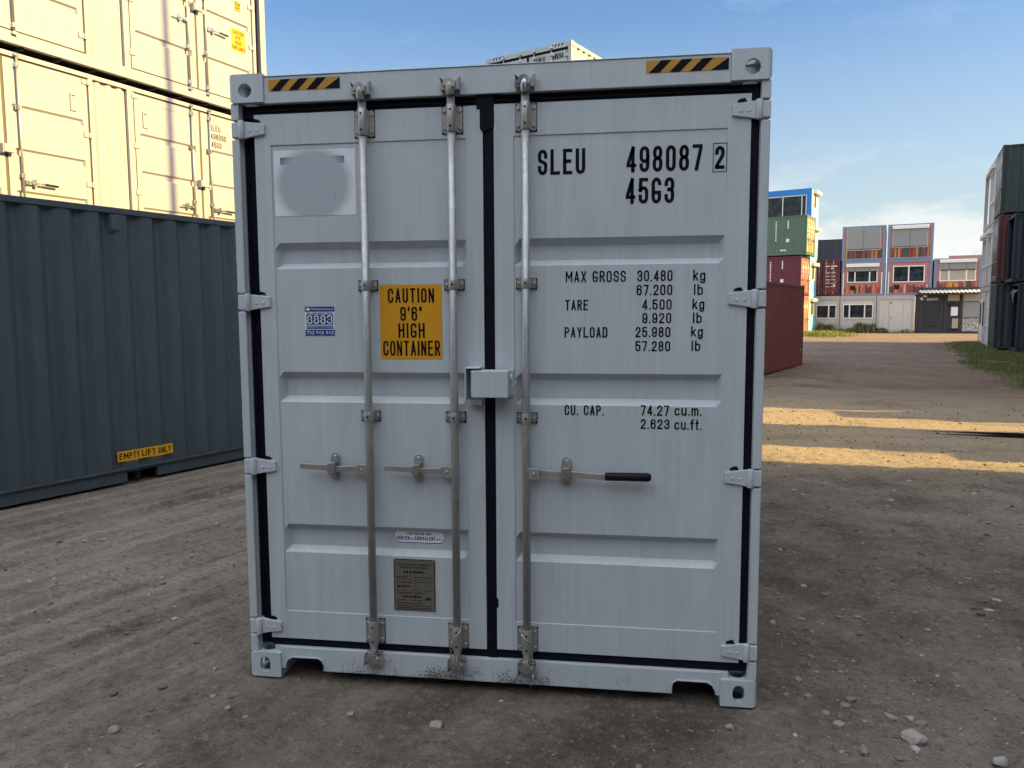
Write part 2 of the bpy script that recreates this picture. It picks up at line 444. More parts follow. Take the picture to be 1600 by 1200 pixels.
# ------------------------------------------------------------------ container pieces
def corr_profile(u0, u1, pitch=0.278, depth=0.036, flat_out=0.26, slope=0.24, phase=0.0):
    """(u, w) trapezoid profile along u; w = 0 on the outer flats"""
    n = max(1, round((u1 - u0) / pitch)); p = (u1 - u0) / n; pts = []
    for i in range(n):
        a = u0 + i * p
        pts += [(a, depth), (a + p * (0.5 - flat_out / 2 - slope), depth), (a + p * (0.5 - flat_out / 2), 0), (a + p * (0.5 + flat_out / 2), 0), (a + p * (0.5 + flat_out / 2 + slope), depth)]
    pts.append((u1, depth))
    q = [pts[0]]
    for a in pts[1:]:
        if a[0] - q[-1][0] > 1e-5: q.append(a)
    return q
def corr(mb, u0, u1, z0, z1, y, **kw):
    pr = corr_profile(u0, u1, **kw)
    mb.grid([p[0] for p in pr], [z0, z1], lambda i, j: y + pr[i][1])

def facers(LX, LY):
    return {'front': (lambda u, w, z: (u, w, z), LX), 'right': (lambda u, w, z: (LX - w, u, z), LY),
            'back': (lambda u, w, z: (LX - u, LY - w, z), LX), 'left': (lambda u, w, z: (w, LY - u, z), LY)}

def stadium(cx, cz, w_, h_, n=8):
    r = w_ / 2; s = h_ / 2 - r
    return [(cx + r * math.cos(R(180 * i / n)), cz + s + r * math.sin(R(180 * i / n))) for i in range(n + 1)] + \
           [(cx + r * math.cos(R(180 + 180 * i / n)), cz - s + r * math.sin(R(180 + 180 * i / n))) for i in range(n + 1)]

def boolean_diff(target, cutters):
    for c in cutters:
        md = target.modifiers.new('b', 'BOOLEAN'); md.operation = 'DIFFERENCE'; md.object = c; md.solver = 'EXACT'
    bpy.context.view_layer.update()
    dg = bpy.context.evaluated_depsgraph_get()
    me = bpy.data.meshes.new_from_object(target.evaluated_get(dg))
    target.modifiers.clear(); old = target.data; target.data = me
    bpy.data.meshes.remove(old)
    for c in cutters:
        d = c.data; bpy.data.objects.remove(c); bpy.data.meshes.remove(d)

def casting_mesh(w_, d_, h_, hole):
    """hollow corner block, x 0..w, y 0..d, z 0..h, holes in front, in the x=0 side and in the top/bottom; origin at front outer corner"""
    b = MB().box(0, w_, 0, d_, 0, h_)
    o = b.build('corner_casting', M_GREY)
    bm = bmesh.new(); bm.from_mesh(o.data)
    es = [e for e in bm.edges if abs(e.verts[0].co.x) < 1e-6 and abs(e.verts[1].co.x) < 1e-6]
    bmesh.ops.bevel(bm, geom=es, offset=0.022, segments=4, affect='EDGES', profile=0.5)
    bm.to_mesh(o.data); bm.free()
    t = 0.024
    cs = [MB().box(t, w_ - t, t, d_ - t, t, h_ - t).build('c', M_DARK),
          MB().prism(stadium(w_ * 0.5 + hole[0], h_ * 0.5 + hole[1], hole[2], hole[3]), -0.01, t + 0.01).build('c', M_DARK),
          MB(lambda u, v, z: (v, u, z)).prism(stadium(d_ * 0.5, h_ * 0.5, 0.058, 0.082), -0.01, t + 0.01).build('c', M_DARK),
          MB(lambda u, v, z: (u, z, v)).prism(stadium(w_ * 0.5, d_ * 0.5, 0.064, 0.115), -0.01, h_ + 0.01).build('c', M_DARK)]
    boolean_diff(o, cs)
    me = o.data; bpy.data.objects.remove(o)
    return me

def place_casting(me, root, mat, x, y, z, fx, fy, fz):
    """mirrored copy of the casting mesh: fx, fy, fz = +-1"""
    m2 = me.copy(); m2.name = 'corner_casting'
    for v in m2.vertices: v.co = Vector((x + fx * v.co.x, y + fy * v.co.y, z + fz * v.co.z))
    if fx * fy * fz < 0: m2.flip_normals()
    m2.materials.clear(); m2.materials.append(mat)
    o = bpy.data.objects.new('corner_casting', m2); COL.objects.link(o); o.parent = root
    return o

def door_panel(mb, x0, x1, z0, z1, y, fl, fr, ft, fb, bands, depth=0.036, back=0.045, xin=0.004):
    """door leaf: frame members, recessed sheet with a thin seam, bevelled recess bands (ztop, zflat_top, zflat_bot, zbot)"""
    f = 0.005; e = 0.0015
    us = [(x0, 0), (x0 + fl, 0), (x0 + fl + e, 1), (x0 + fl + xin, 1), (x0 + fl + xin + 0.022, 2),
          (x1 - fr - xin - 0.022, 2), (x1 - fr - xin, 1), (x1 - fr - e, 1), (x1 - fr, 0), (x1, 0)]
    zs = [(z0, 0), (z0 + fb, 0), (z0 + fb + e, 1)]
    for a, b, c, d in sorted(bands, key=lambda q: q[3]):
        zs += [(d, 1), (c, 2), (b, 2), (a, 1)]
    zs += [(z1 - ft - e, 1), (z1 - ft, 0), (z1, 0)]
    def yf(i, j):
        k = min(us[i][1], zs[j][1])
        return y + (0, f, f + depth)[k]
    mb.grid([u[0] for u in us], [z[0] for z in zs], yf)
    for (a, b, c, d) in ((x0, z0, x0, z1), (x1, z0, x1, z1), (x0, z0, x1, z0), (x0, z1, x1, z1)):
        mb.face([mb.vert(a, y, b), mb.vert(c, y, d), mb.vert(c, y + back, d), mb.vert(a, y + back, b)])

def gasket(mb, x0, x1, z0, z1, w_, y0, y1, sides='lrtb'):
    if 'b' in sides: mb.box(x0, x1, y0, y1, z0, z0 + w_)
    if 't' in sides: mb.box(x0, x1, y0, y1, z1 - w_, z1)
    if 'l' in sides: mb.box(x0, x0 + w_, y0, y1, z0 + w_, z1 - w_)
    if 'r' in sides: mb.box(x1 - w_, x1, y0, y1, z0 + w_, z1 - w_)

def hinge(mb, xp, xd, z, y, h=0.074, s=1):
    """hinge blade from post edge xp to its tip on the door xd"""
    d = xd - xp
    def X(k): return xp + d * k
    poly = [(X(0.0), z - h * .50), (X(.42), z - h * .50), (X(.55), z - h * .44), (X(1), z - h * .30), (X(1), z + h * .34), (X(.55), z + h * .47), (X(.42), z + h * .5), (X(0.0), z + h * .5)]
    mb.prism(poly, y - 0.012, y + 0.006)
    a, b = sorted((X(0.0), X(.36)))
    mb.box(a, b, y - 0.018, y + 0.05, z - h * .46, z + h * .46)
    mb.tube([(X(.30), y - 0.014, z - h * .56), (X(.30), y - 0.014, z + h * .56)], 0.015, 10)
    a, b = sorted((X(.52), X(.62))); mb.box(a, b, y - 0.0145, y, z - .010, z + .002)
    a, b = sorted((X(.72), X(.84))); mb.box(a, b, y - 0.0145, y, z - .010, z + .004)

def bearing(mb, x, z, y, h, half_w, r, big=True):
    """bracket that carries a lock rod: flange plates with bolts and a sleeve"""
    fl = 0.007
    for sgn in (-1, 1):
        xa, xb = sorted((x + sgn * r * 1.05, x + sgn * half_w))
        c = 0.008
        mb.prism([(xa, z - h / 2 + c), (xa + c, z - h / 2), (xb - c, z - h / 2), (xb, z - h / 2 + c), (xb, z + h / 2 - c), (xb - c, z + h / 2), (xa + c, z + h / 2), (xa, z + h / 2 - c)], y - fl, y)
        mb.mi = 1; mb.box(xa - .003, xb + .003, y - .0022, y - .0006, z - h / 2 - .004, z + h / 2 + .003); mb.mi = 0  # dark plate set wider than the flange to draw its gap shadow
        for q in ((-.32, .32) if big else (0,)):
            mb.tube([(x + sgn * half_w * .76, y - fl, z + q * h), (x + sgn * half_w * .76, y - fl - 0.007, z + q * h)], [0.0095, 0.006], 8)
    rr = r * 1.22
    mb.box(x - rr, x + rr, y - 0.032, y - 0.0005, z - h * .47, z + h * .47)
    mb.tube([(x, y - 0.034, z - h / 2), (x, y - 0.034, z + h / 2)], rr, 14)
    mb.mi = 1
    for q in ((-.30, .30) if big else (0,)):
        mb.tube([(x, y - 0.034 - rr - .0006, z + q * h), (x, y - 0.034 - rr + 0.004, z + q * h)], 0.0055, 8)
    mb.mi = 0

def cam_keeper(mb, x, z, y, up):
    """forged cam on the rod end and the hooked keeper on the frame"""
    k = 1 if up else -1
    mb.box(x - 0.040, x + 0.040, y - 0.010, y, z - 0.030, z + 0.026)
    for sgn in (-1, 1):
        a, b = sorted((x + sgn * .020, x + sgn * .042))
        mb.prism([(a, z - .022 * k), (b, z - .022 * k), (b, z + .010 * k), (x + sgn * .046, z + .034 * k), (x + sgn * .030, z + .020 * k), (a, z + .012 * k)], y - 0.045, y - 0.008)
    mb.tube([(x, y - 0.036, z - 0.045 * k), (x, y - 0.036, z - 0.006 * k), (x, y - 0.036, z + 0.024 * k)], [0.0185, 0.024, 0.016], 12)
    mb.prism([(x - .030, z - .008), (x + .024, z - .014), (x + .030, z + .010), (x + .004, z + .030), (x - .024, z + .020)], y - 0.056, y - 0.022)

def lock_rod(root, x, zb, zt, y, r=0.0185, hz=1.06, hdir=-1, hlen=0.31, grip=False, yoff=0.034, mids=(1.31, 1.92), detail=True, kb=None, kt=None, mat=None, hmat=None):
    yr = y - yoff
    mat = mat or M_ROD; hmat = hmat or M_GALV
    rod = MB().tube([(x, yr, zb), (x, yr, zt)], r, 16).build('lock_rod', mat, root)
    if detail:
        for zz in (zb + 0.125, zt - 0.140):
            b = MB(); bearing(b, x, zz, y, 0.118, 0.046, r); b.build('bearing_bracket', [M_GALV, M_DARK], rod, 0.0015)
        for zz in mids:
            b = MB(); bearing(b, x, zz, y, 0.044, 0.045, r, False); b.build('bearing_bracket', [M_GALV, M_DARK], rod, 0.0015)
        b = MB(); cam_keeper(b, x, zb, y - 0.018, False); b.build('cam', [M_GALVB], rod, 0.003)
        b = MB(); cam_keeper(b, x, zt, y - 0.018, True); b.build('cam', [M_GALVB if x > 1.2 else M_GALV], rod, 0.003)
    else:
        b = MB()
        for zz in (zb + 0.10, zt - 0.11) + tuple(mids):
            b.box(x - .042, x + .042, y - .006, y, zz - .04, zz + .04)
            b.box(x - .024, x + .024, yr - .024, y, zz - .035, zz + .035)
        b.box(x - .04, x + .04, yr - .03, y, zb - .03, zb + .02); b.box(x - .04, x + .04, yr - .03, y, zt - .02, zt + .03)
        b.build('bearing_bracket', hmat, rod)
    if hlen:
        h = MB()
        xa, xb = sorted((x + hdir * r * .6, x + hdir * 0.062))
        h.box(xa, xb, yr - 0.016, yr + 0.020, hz - 0.030, hz + 0.024)
        h.tube([((xa + xb) / 2, yr - 0.016, hz - .002), ((xa + xb) / 2, yr - 0.022, hz - .002)], [0.0085, 0.006], 10)
        # bent flat bar
        X = lambda k: x + hdir * k
        bar = [(0.06, 0.0), (0.15, -0.012), (0.20, -0.012), (hlen * .62 if grip else hlen * .60, -0.024), (hlen, -0.026)]
        zc = [hz, hz - .002, hz, hz + .006 if not grip else hz - .006, hz + .012 if not grip else hz - .004]
        for i in range(len(bar) - 1):
            (a, ya), (b2, yb) = bar[i], bar[i + 1]
            hh = 0.0135
            p = [h.vert(X(a), yr + ya, zc[i] - hh), h.vert(X(b2), yr + yb, zc[i + 1] - hh), h.vert(X(b2), yr + yb, zc[i + 1] + hh), h.vert(X(a), yr + ya, zc[i] + hh)]
            q = [h.vert(X(a), yr + ya + .011, zc[i] - hh), h.vert(X(b2), yr + yb + .011, zc[i + 1] - hh), h.vert(X(b2), yr + yb + .011, zc[i + 1] + hh), h.vert(X(a), yr + ya + .011, zc[i] + hh)]
            h.face(p); h.face(q[::-1])
            for k in range(4): h.face((p[k], q[k], q[(k + 1) % 4], p[(k + 1) % 4]))
        if grip:
            h.mi = 1
            g0 = hlen - 0.20
            h.tube([(X(g0), yr - .016, hz - .004), (X(g0 + .004), yr - .016, hz - .004), (X(hlen - .006), yr - .018, hz - .003), (X(hlen + .006), yr - .018, hz - .003)], [0.015, 0.0185, 0.0195, 0.012], 14)
            h.mi = 0
        h.build('handle', [M_GALV, M_GRIP], rod, 0.002)
        c = MB(); xc = x + hdir * 0.182
        c.prism(stadium(xc, hz + 0.004, 0.046, 0.134, 8), y - 0.006, y)
        for zz in (hz + .050, hz - .044):
            c.tube([(xc, y - .006, zz), (xc, y - .013, zz)], [0.013, 0.008], 10)
        c.mi = 1
        c.prism([(xc - .016, hz + .030), (xc + .017, hz + .034), (xc + .021, hz + .002), (xc + .004, hz - .022), (xc - .014, hz - .020), (xc - .023, hz - .004)], yr - .034, yr - .024)
        c.box(xc - .013, xc + .015, yr - .03, y - .006, hz + .022, hz + .032)
        c.mi = 0
        c.box(xc - .012, xc + .012, yr - .022, y - .004, hz - .030, hz - .018)
        c.build('handle_catch', [M_GALV, M_GALVB], rod, 0.002)
    return rod

# ------------------------------------------------------------------ main container
CW, CH, CL = 2.438, 2.896, 12.19
def main_container():
    root = thing('shipping_container', 'light grey high container in the foreground with closed doors and three lock rods', 'shipping container')
    cm_b = casting_mesh(0.162, 0.178, 0.124, (0.0, 0.0, 0.052, 0.078))
    cm_t = casting_mesh(0.170, 0.178, 0.128, (-0.004, 0.010, 0.066, 0.066))
    for fx, x in ((1, 0.0), (-1, CW)):
        for fy, y in ((1, 0.0), (-1, CL)):
            place_casting(cm_b, root, M_GREY, x, y, 0.0, fx, fy, 1)
            place_casting(cm_t, root, M_GREY, x, y, CH, fx, fy, -1)
    # posts
    HZ = (0.252, 1.055, 1.848, 2.648)
    for side in (0, 1):
        T = (lambda u, w, z: (u, w, z)) if side == 0 else (lambda u, w, z: (CW - u, w, z))
        p = MB(T)
        zs = [0.124] + [q for h in HZ for q in (h - 0.044, h + 0.044)] + [2.768]
        for a, b in zip(zs[0::2], zs[1::2]): p.box(0.003, 0.042, 0.010, 0.040, a, b)
        p.box(0.004, 0.044, 0.040, 0.110, 0.124, 2.768)
        p.box(0.044, 0.125, 0.078, 0.112, 0.124, 2.768)
        p.build('corner_post', M_GREY, root, 0.004)
        p = MB(T).box(0.003, 0.12, CL - 0.12, CL - 0.004, 0.124, 2.768); p.build('corner_post', M_GREY, root, 0.004)
    # header with hazard strips
    h = MB().box(0.170, CW - 0.170, 0.010, 0.110, 2.762, 2.880)
    h.box(0.170, CW - .170, 0.006, 0.30, 2.8805, 2.886)
    h.box(0.125, 0.1695, 0.045, 0.110, 2.735, 2.768); h.box(CW - 0.1695, CW - 0.125, 0.045, 0.110, 2.735, 2.768)
    h.build('door_header', M_GREY, root, 0.003)
    for x0, x1 in ((0.193, 0.538), (1.912, 2.258)):
        s = MB(); z0, z1, y = 2.816, 2.867, 0.0085
        s.mi = 0; s.rect(x0, x1, z0, z1, y)
        s.mi = 1
        n = 4; p = (x1 - x0) / 4.0
        for i in range(n):
            a = x0 + p * i + 0.012; sl = 0.052; wb = p * 0.52
            pts = [(a, z0), (a + wb, z0), (a + wb + sl, z1), (a + sl, z1)]
            pts = [(min(px, x1), pz) for px, pz in pts]
            if i == n - 1: pts = [(a, z0), (x1, z0), (x1, z1 - .002)]
            s.poly(pts, y - 0.0008)
        hz = s.build('hazard_stripes', [M_YELS, M_BLACK], root, recalc=False)
    # sill with fork pockets
    poly = [(0.162, 0.150), (CW - 0.162, 0.150), (CW - .162, 0.106), (CW - .185, 0.103)]
    def pocket(xr, xl):
        c = 0.022
        return [(xr - .0, 0.103), ] if False else []
    right = [(CW - .182, .060), (CW - .196, .090), (CW - .215, .103), (2.085, .105), (2.068, .094), (2.062, .075), (2.062, .040)]
    left = [(0.378, .040), (0.378, .075), (0.372, .092), (0.355, .103), (0.222, .103), (0.198, .090), (0.184, .060), (0.184, .045)]
    poly = [(0.162, 0.150), (0.162, 0.045)] + left[::-1] + right[::-1] + [(CW - .182, .045), (CW - .162, .045), (CW - .162, .150)]
    s = MB(); s.prism(poly, 0.010, 0.022); s.box(0.125, CW - .125, 0.022, 0.11, 0.106, 0.1495)
    s.box(0.40, 2.04, 0.024, 0.10, 0.042, 0.105)
    lip = [(0.184, .060), (0.198, .090), (0.222, .103), (0.355, .103), (0.372, .092), (0.378, .075), (0.378, .040)]
    for L in (lip, [(CW - a, b + .001) for a, b in lip]):
        for i in range(len(L) - 1):
            (a, b), (c, d) = L[i], L[i + 1]
            p = [s.vert(a, .004, b), s.vert(c, .004, d), s.vert(c, .10, d), s.vert(a, .10, b)]
            q = [s.vert(a, .004, b + .005), s.vert(c, .004, d + .005), s.vert(c, .10, d + .005), s.vert(a, .10, b + .005)]
            s.face(p); s.face(q[::-1])
            for k in range(4): s.face((p[k], q[k], q[(k + 1) % 4], p[(k + 1) % 4]))
    s.build('door_sill', M_SILL, root)
    # body
    for side in (0, 1):
        T = (lambda u, w, z: (w, CL - u, z)) if side == 0 else (lambda u, w, z: (CW - w, u, z))
        b = MB(T); corr(b, 0.12, CL - 0.12, 0.16, 2.82, 0.012); b.build('side_wall', M_GREY, root, recalc=False)
        b = MB(T).box(0.178, CL - 0.178, 0.004, 0.07, 2.82, 2.882).box(0.178, CL - 0.178, 0.004, 0.06, 0.045, 0.162); b.build('side_rail', M_GREY, root)
    b = MB(lambda u, w, z: (CW - u, CL - w, z)); corr(b, .12, CW - .12, .16, 2.78, .02); b.box(.17, CW - .17, .01, .1, 2.78, 2.88); b.box(.16, CW - .16, .01, .1, .04, .16)
    b.build('front_wall', M_GREY, root, recalc=False)
    b = MB(); corr(b, 0.30, CL - 0.18, 0.06, CW - 0.06, 0.0, depth=0.02)
    b.v = [(z, u, 2.878 - w_) for (u, w_, z) in b.v]; b.build('roof', M_GREY, root, recalc=False)
    b = MB().box(0.06, CW - .06, 0.112, CL - .05, 0.12, 0.158); b.build('floor', M_SHOE, root)
    # doors
    yd = 0.028
    bands = [(2.126, 2.093, 2.030, 2.004), (1.516, 1.487, 1.398, 1.370), (0.771, 0.742, 0.657, 0.630)]
    d = MB(); door_panel(d, 0.108, 1.192, 0.192, 2.717, yd, 0.078, 0.078, 0.140, 0.140, bands)
    dl = d.build('door', M_GREY, root, recalc=False)
    d = MB(); door_panel(d, 1.243, 2.358, 0.196, 2.719, yd, 0.088, 0.095, 0.140, 0.138, bands)
    dr = d.build('door', M_GREY, root, recalc=False)
    g = MB(); yg = 0.040
    g.box(0.108, 1.197, yg, .076, .152, .208); g.box(0.0445, .108, yg + .016, .077, .152, 2.704); g.box(0.108, 1.197, yg, .076, 2.715, 2.760); g.box(0.0445, 0.108, yg + .004, .076, 2.704, 2.760)
    for k in (0.008, 0.020): g.box(0.108, 1.190, yg - 0.007, yg, 2.722 + k * 1.4, 2.728 + k * 1.4)
    g.box(0.060, 0.066, yg + .010, yg + .016, .21, 2.70)
    for zc in HZ: g.prism([(0.098, zc + .036), (0.140, zc + .036), (0.132, zc + .046), (0.108, zc + .052)], yd - .006, yd + .01)
    g.build('door_gasket', M_RUB, dl)
    g = MB()
    g.box(1.199, 1.2425, yg - .006, .076, 0.152, 2.762); g.box(1.2425, 2.394, yg, .076, 2.717, 2.760); g.box(1.2425, 2.394, yg, .076, .152, .200)
    g.box(2.358, 2.394, yg, .076, .200, 2.717)
    g.prism([(1.165, 2.700), (1.165, 2.765), (1.190, 2.775), (1.262, 2.776), (1.295, 2.763), (1.245, 2.758), (1.245, 2.62), (1.192, 2.60), (1.180, 2.615), (1.180, 2.70)], yg - .014, yg - .004)
    for k in (0.008, 0.020): g.box(1.25, 2.355, yg - 0.007, yg, 2.722 + k * 1.4, 2.728 + k * 1.4)
    for zc in HZ: g.prism([(CW - .098, zc + .036), (CW - .140, zc + .036), (CW - .132, zc + .046), (CW - .108, zc + .052)], yd - .006, yd + .01)
    g.prism([(1.243, 0.40), (1.250, 0.40), (1.251, .44), (1.243, .45)], yd - .002, yd + .01)
    g.build('door_gasket', M_RUB, dr)
    for zc in HZ:
        b = MB(); hinge(b, 0.004, 0.163, zc, yd - .001); b.build('hinge', M_GREY, dl, 0.003)
        b = MB(); hinge(b, CW - 0.002, 2.278, zc, yd - .001); b.build('hinge', M_GREY, dr, 0.003)
    # lock rods
    lock_rod(root, 0.645, 0.132, 2.795, yd, hdir=-1, hlen=0.338, mids=(1.310, 1.922))
    r2 = lock_rod(root, 1.056, 0.128, 2.797, yd, hdir=-1, hlen=0.335, mids=(1.311, 1.922))
    r3 = lock_rod(root, 1.390, 0.130, 2.795, yd, hdir=1, hlen=0.558, grip=True, mids=(1.312, 1.924))
    # seal cables on the lower brackets
    for rr, x, k in ((r2, 1.056, -1), (r3, 1.390, 1)):
        c = MB(); yy = -0.035
        pts = [(x - k * .026, yy + .01, .315), (x - k * .020, yy - .008, .300), (x, yy - .014, .280), (x + k * .022, yy - .006, .268), (x + k * .030, yy, .240), (x + k * .027, yy + .006, .200), (x + k * .030, yy + .008, .150)]
        c.tube(pts, 0.0028, 6)
        if k > 0: c.tube([(x + .030, yy, .11), (x + .034, yy - .004, .085), (x + .026, yy - .006, .066), (x + .020, yy, .055)], 0.004, 6)
        c.build('seal_cable', M_GALV, rr)
    # lock box over the door joint
    b = MB(); x0, x1, z0, z1 = 1.150, 1.318, 1.414, 1.534
    b.box(x0, x1, -0.085, -0.079, z0, z1); b.box(x0, x1, -0.0788, 0.010, z1 - .006, z1)
    b.box(x1 - .006, x1, -0.0788, .030, z0, z1 - .0065); b.box(x0 + .03, x0 + .036, -.0788, .0, z0 + .02, z1 - .0065)
    b.box(x1 - .0062, x1 + .012, .012, .027, z0, z1)
    lb = b.build('lock_box', M_GREY, root, 0.006, seg=3)
    b = MB(); b.box(1.118, 1.124, -.070, .027, 1.400, 1.548); b.box(1.1242, 1.186, -.070, .027, 1.542, 1.548); b.box(1.1242, 1.19, .020, .027, 1.38, 1.5415)
    b.box(1.126, 1.186, -.006, .0195, 1.370, 1.394)
    b.build('lock_staple', M_GREY, lb, 0.0025)
    b = MB(); b.tube([(1.325, -.05, 1.520), (1.326, -.055, 1.490), (1.330, -.06, 1.472), (1.338, -.062, 1.466), (1.346, -.06, 1.472), (1.349, -.056, 1.488)], 0.0033, 8); b.build('lock_hook', M_GALVB, lb)
    # lettering
    yt = yd + 0.005 - 0.0012
    L = MB(); t = 0.0150
    letters(L, 'SLEU', 1.441, 1.652, 2.404, 2.515, yt, t); letters(L, '498087', 1.832, 2.158, 2.404, 2.515, yt, t)
    letters(L, '2', 2.211, 2.251, 2.408, 2.505, yt, t)
    L.ribbon([(2.203, 2.396), (2.260, 2.396), (2.260, 2.516), (2.203, 2.516), (2.203, 2.396)], 0.003, yt, closed=True)
    letters(L, '45G3', 1.830, 2.040, 2.268, 2.379, yt, t)
    L.build('identification_lettering', M_BLACK, dr, recalc=False)
    L = MB(); t = 0.0066
    for txt, a, b2, c, e in (('MAX GROSS', 1.566, 1.834, 1.927, 1.977), ('30.480', 1.884, 2.038, 1.929, 1.977), ('kg', 2.127, 2.179, 1.929, 1.978), ('67.200', 1.882, 2.038, 1.867, 1.914), ('lb', 2.130, 2.170, 1.867, 1.915),
                            ('TARE', 1.564, 1.667, 1.802, 1.849), ('4.500', 1.908, 2.036, 1.803, 1.849), ('kg', 2.126, 2.177, 1.804, 1.851), ('9.920', 1.908, 2.035, 1.743, 1.789), ('lb', 2.128, 2.167, 1.743, 1.790),
                            ('PAYLOAD', 1.561, 1.754, 1.679, 1.727), ('25.980', 1.879, 2.032, 1.681, 1.727), ('kg', 2.122, 2.173, 1.683, 1.730), ('57.280', 1.879, 2.032, 1.618, 1.664), ('lb', 2.124, 2.163, 1.620, 1.666),
                            ('CU. CAP.', 1.562, 1.740, 1.325, 1.372), ('74.27', 1.905, 2.031, 1.328, 1.375), ('cu.m.', 2.055, 2.174, 1.330, 1.378), ('2.623', 1.906, 2.034, 1.267, 1.312), ('cu.ft.', 2.056, 2.175, 1.266, 1.314)):
        letters(L, txt, a, b2, c, e, yt, t)
    L.build('weight_lettering', M_BLACK, dr, recalc=False)
    # stickers
    s = MB(); s.rect(0.698, 0.994, 1.579, 1.925, yt); s.mi = 1; y2 = yt - .0008
    letters(s, 'CAUTION', .737, .958, 1.841, 1.908, y2, .0088); letters(s, "9'6\"", .795, .900, 1.757, 1.823, y2, .0088, gap=.3); letters(s, 'HIGH', .785, .911, 1.678, 1.747, y2, .0088); letters(s, 'CONTAINER', .710, .984, 1.595, 1.665, y2, .0085, gap=.30)
    s.build('caution_sticker', [M_YEL, M_BLACK], dl, recalc=False)
    s = MB(); x0, x1, z0, z1 = .329, .474, 1.689, 1.826
    s.rect(x0, x1, z0, z1, yt); s.mi = 1
    s.rect(x0, x1, z1 - .024, z1, y2); s.rect(x0 + .006, x1 - .006, 1.741, 1.789, y2); s.rect(x0 + .006, x1 - .006, 1.721, 1.736, y2); s.rect(x0, x1, z0, 1.717, y2)
    s.mi = 0; y3 = y2 - .0006
    letters(s, '8883', x0 + .010, x1 - .010, 1.745, 1.785, y3, .0050, gap=.26)
    font_letters(s, '732 915 915', x0 + .006, x1 - .006, z0 + .006, z0 + .022, y3)
    font_letters(s, 'Mobilnekontenery.pl', x0 + .030, x1 - .006, z1 - .019, z1 - .006, y3)
    font_letters(s, 'SPRZEDA\u017b I WYNAJEM', x0 + .009, x1 - .009, 1.7245, 1.7345, y3)
    s.poly([(x0 + .006, z1 - .018), (x0 + .024, z1 - .018), (x0 + .024, z1 - .009), (x0 + .015, z1 - .004), (x0 + .006, z1 - .009)], y3)
    s.mi = 1
    for a, b2 in ((.008, .030), (.034, .062), (.066, .098), (.102, .136)): s.rect(x0 + a, x0 + b2, 1.7935, 1.7975, y3)
    s.build('rental_sticker', [M_WHITE, M_BLUE], dl, recalc=False)
    # faded white decal with a round worn patch
    m, t2, p = base_mat('worn_decal')
    o = t2.n('ShaderNodeTexCoord').outputs['Object']; sp = t2.n('ShaderNodeSeparateXYZ', {0: o})
    dx = t2.math('DIVIDE', t2.math('SUBTRACT', sp.outputs[0], 0.388), 0.190); dz = t2.math('DIVIDE', t2.math('SUBTRACT', sp.outputs[2], 2.392), 0.175)
    rr = t2.math('SQRT', t2.math('ADD', t2.math('MULTIPLY', dx, dx), t2.math('MULTIPLY', dz, dz)))
    rr = t2.math('ADD', rr, t2.math('MULTIPLY', t2.math('SUBTRACT', t2.noise(o, 25.0, 4.0), .5), .05))
    worn = t2.ramp(rr, 1.07, 0.82)
    bar = t2.math('MULTIPLY', t2.math('MULTIPLY', t2.math('GREATER_THAN', sp.outputs[2], 2.485), t2.math('LESS_THAN', sp.outputs[2], 2.520)),
                  t2.math('MULTIPLY', t2.math('GREATER_THAN', sp.outputs[0], 0.229), t2.math('LESS_THAN', sp.outputs[0], 0.541)))
    cc = t2.mix(bar, (0.70, 0.75, 0.79, 1), (0.05, 0.17, 0.27, 1))
    crack = t2.math('MULTIPLY', t2.ramp(t2.noise(t2.mapping(o, (95, 1, 7)), 1.0, 3.0, .6), .70, .74), t2.ramp(sp.outputs[2], 2.42, 2.32))
    gr = t2.mix(t2.noise(t2.mapping(o, (30, 30, 2)), 1.0, 4.0), (0.35, 0.395, 0.445, 1), (0.42, 0.465, 0.51, 1))
    gr = t2.mix(crack, gr, (0.06, 0.05, 0.045, 1))
    t2.set(p, 'Base Color', t2.mix(worn, cc, gr)); p.inputs['Roughness'].default_value = .45
    s = MB(); s.rect(0.197, 0.594, 2.250, 2.552, yt); s.build('worn_decal', m, dl, recalc=False)
    # oval repair sticker across the lower band (stands on the sheet)
    s = MB(); x0, x1, z0, z1 = .727, .992, .683, .757
    def pill(x0, x1, z0, z1, n=10):
        r = (z1 - z0) / 2; zc = (z0 + z1) / 2
        return arc(x1 - r, zc, r, r, -90, 90, n) + arc(x0 + r, zc, r, r, 90, 270, n)
    yb = yd + 0.005 + .036 - .0015
    s.poly(pill(x0, x1, z0, z1), yb); s.mi = 1; s.ribbon(pill(x0 + .005, x1 - .005, z0 + .005, z1 - .005), .0042, yb - .0006, closed=True)
    letters(s, 'FOR REPAIR USE', .800, .918, .727, .738, yb - .0006, .0024); letters(s, 'CORTEN', .745, .810, .701, .719, yb - .0006, .0034, gap=.3)
    letters(s, 'OR', .816, .832, .703, .711, yb - .0006, .002); letters(s, 'EQUIVALENT', .838, .938, .701, .719, yb - .0006, .0034, gap=.3); letters(s, 'ONLY', .944, .972, .703, .711, yb - .0006, .002)
    s.build('repair_sticker', [M_WHITE, M_BLUE], dl, recalc=False)
    # data plate
    s = MB(); x0, x1, z0, z1 = .740, .943, .366, .618
    s.box(x0, x1, yt - .004, yt + .004, z0, z1); s.mi = 1; yp = yt - .0046
    for txt, a, b2, c, e in (('APPROVED FOR TRANSPORT', .02, .185, .222, .231), ('UNDER CUSTOMS SEAL', .03, .170, .207, .216), ('CSC SAFETY APPROVAL', .02, .16, .082, .090)):
        letters(s, txt, x0 + a, x0 + b2, z0 + c, z0 + e, yp, .0019, gap=.3)
    rp = random.Random(5)
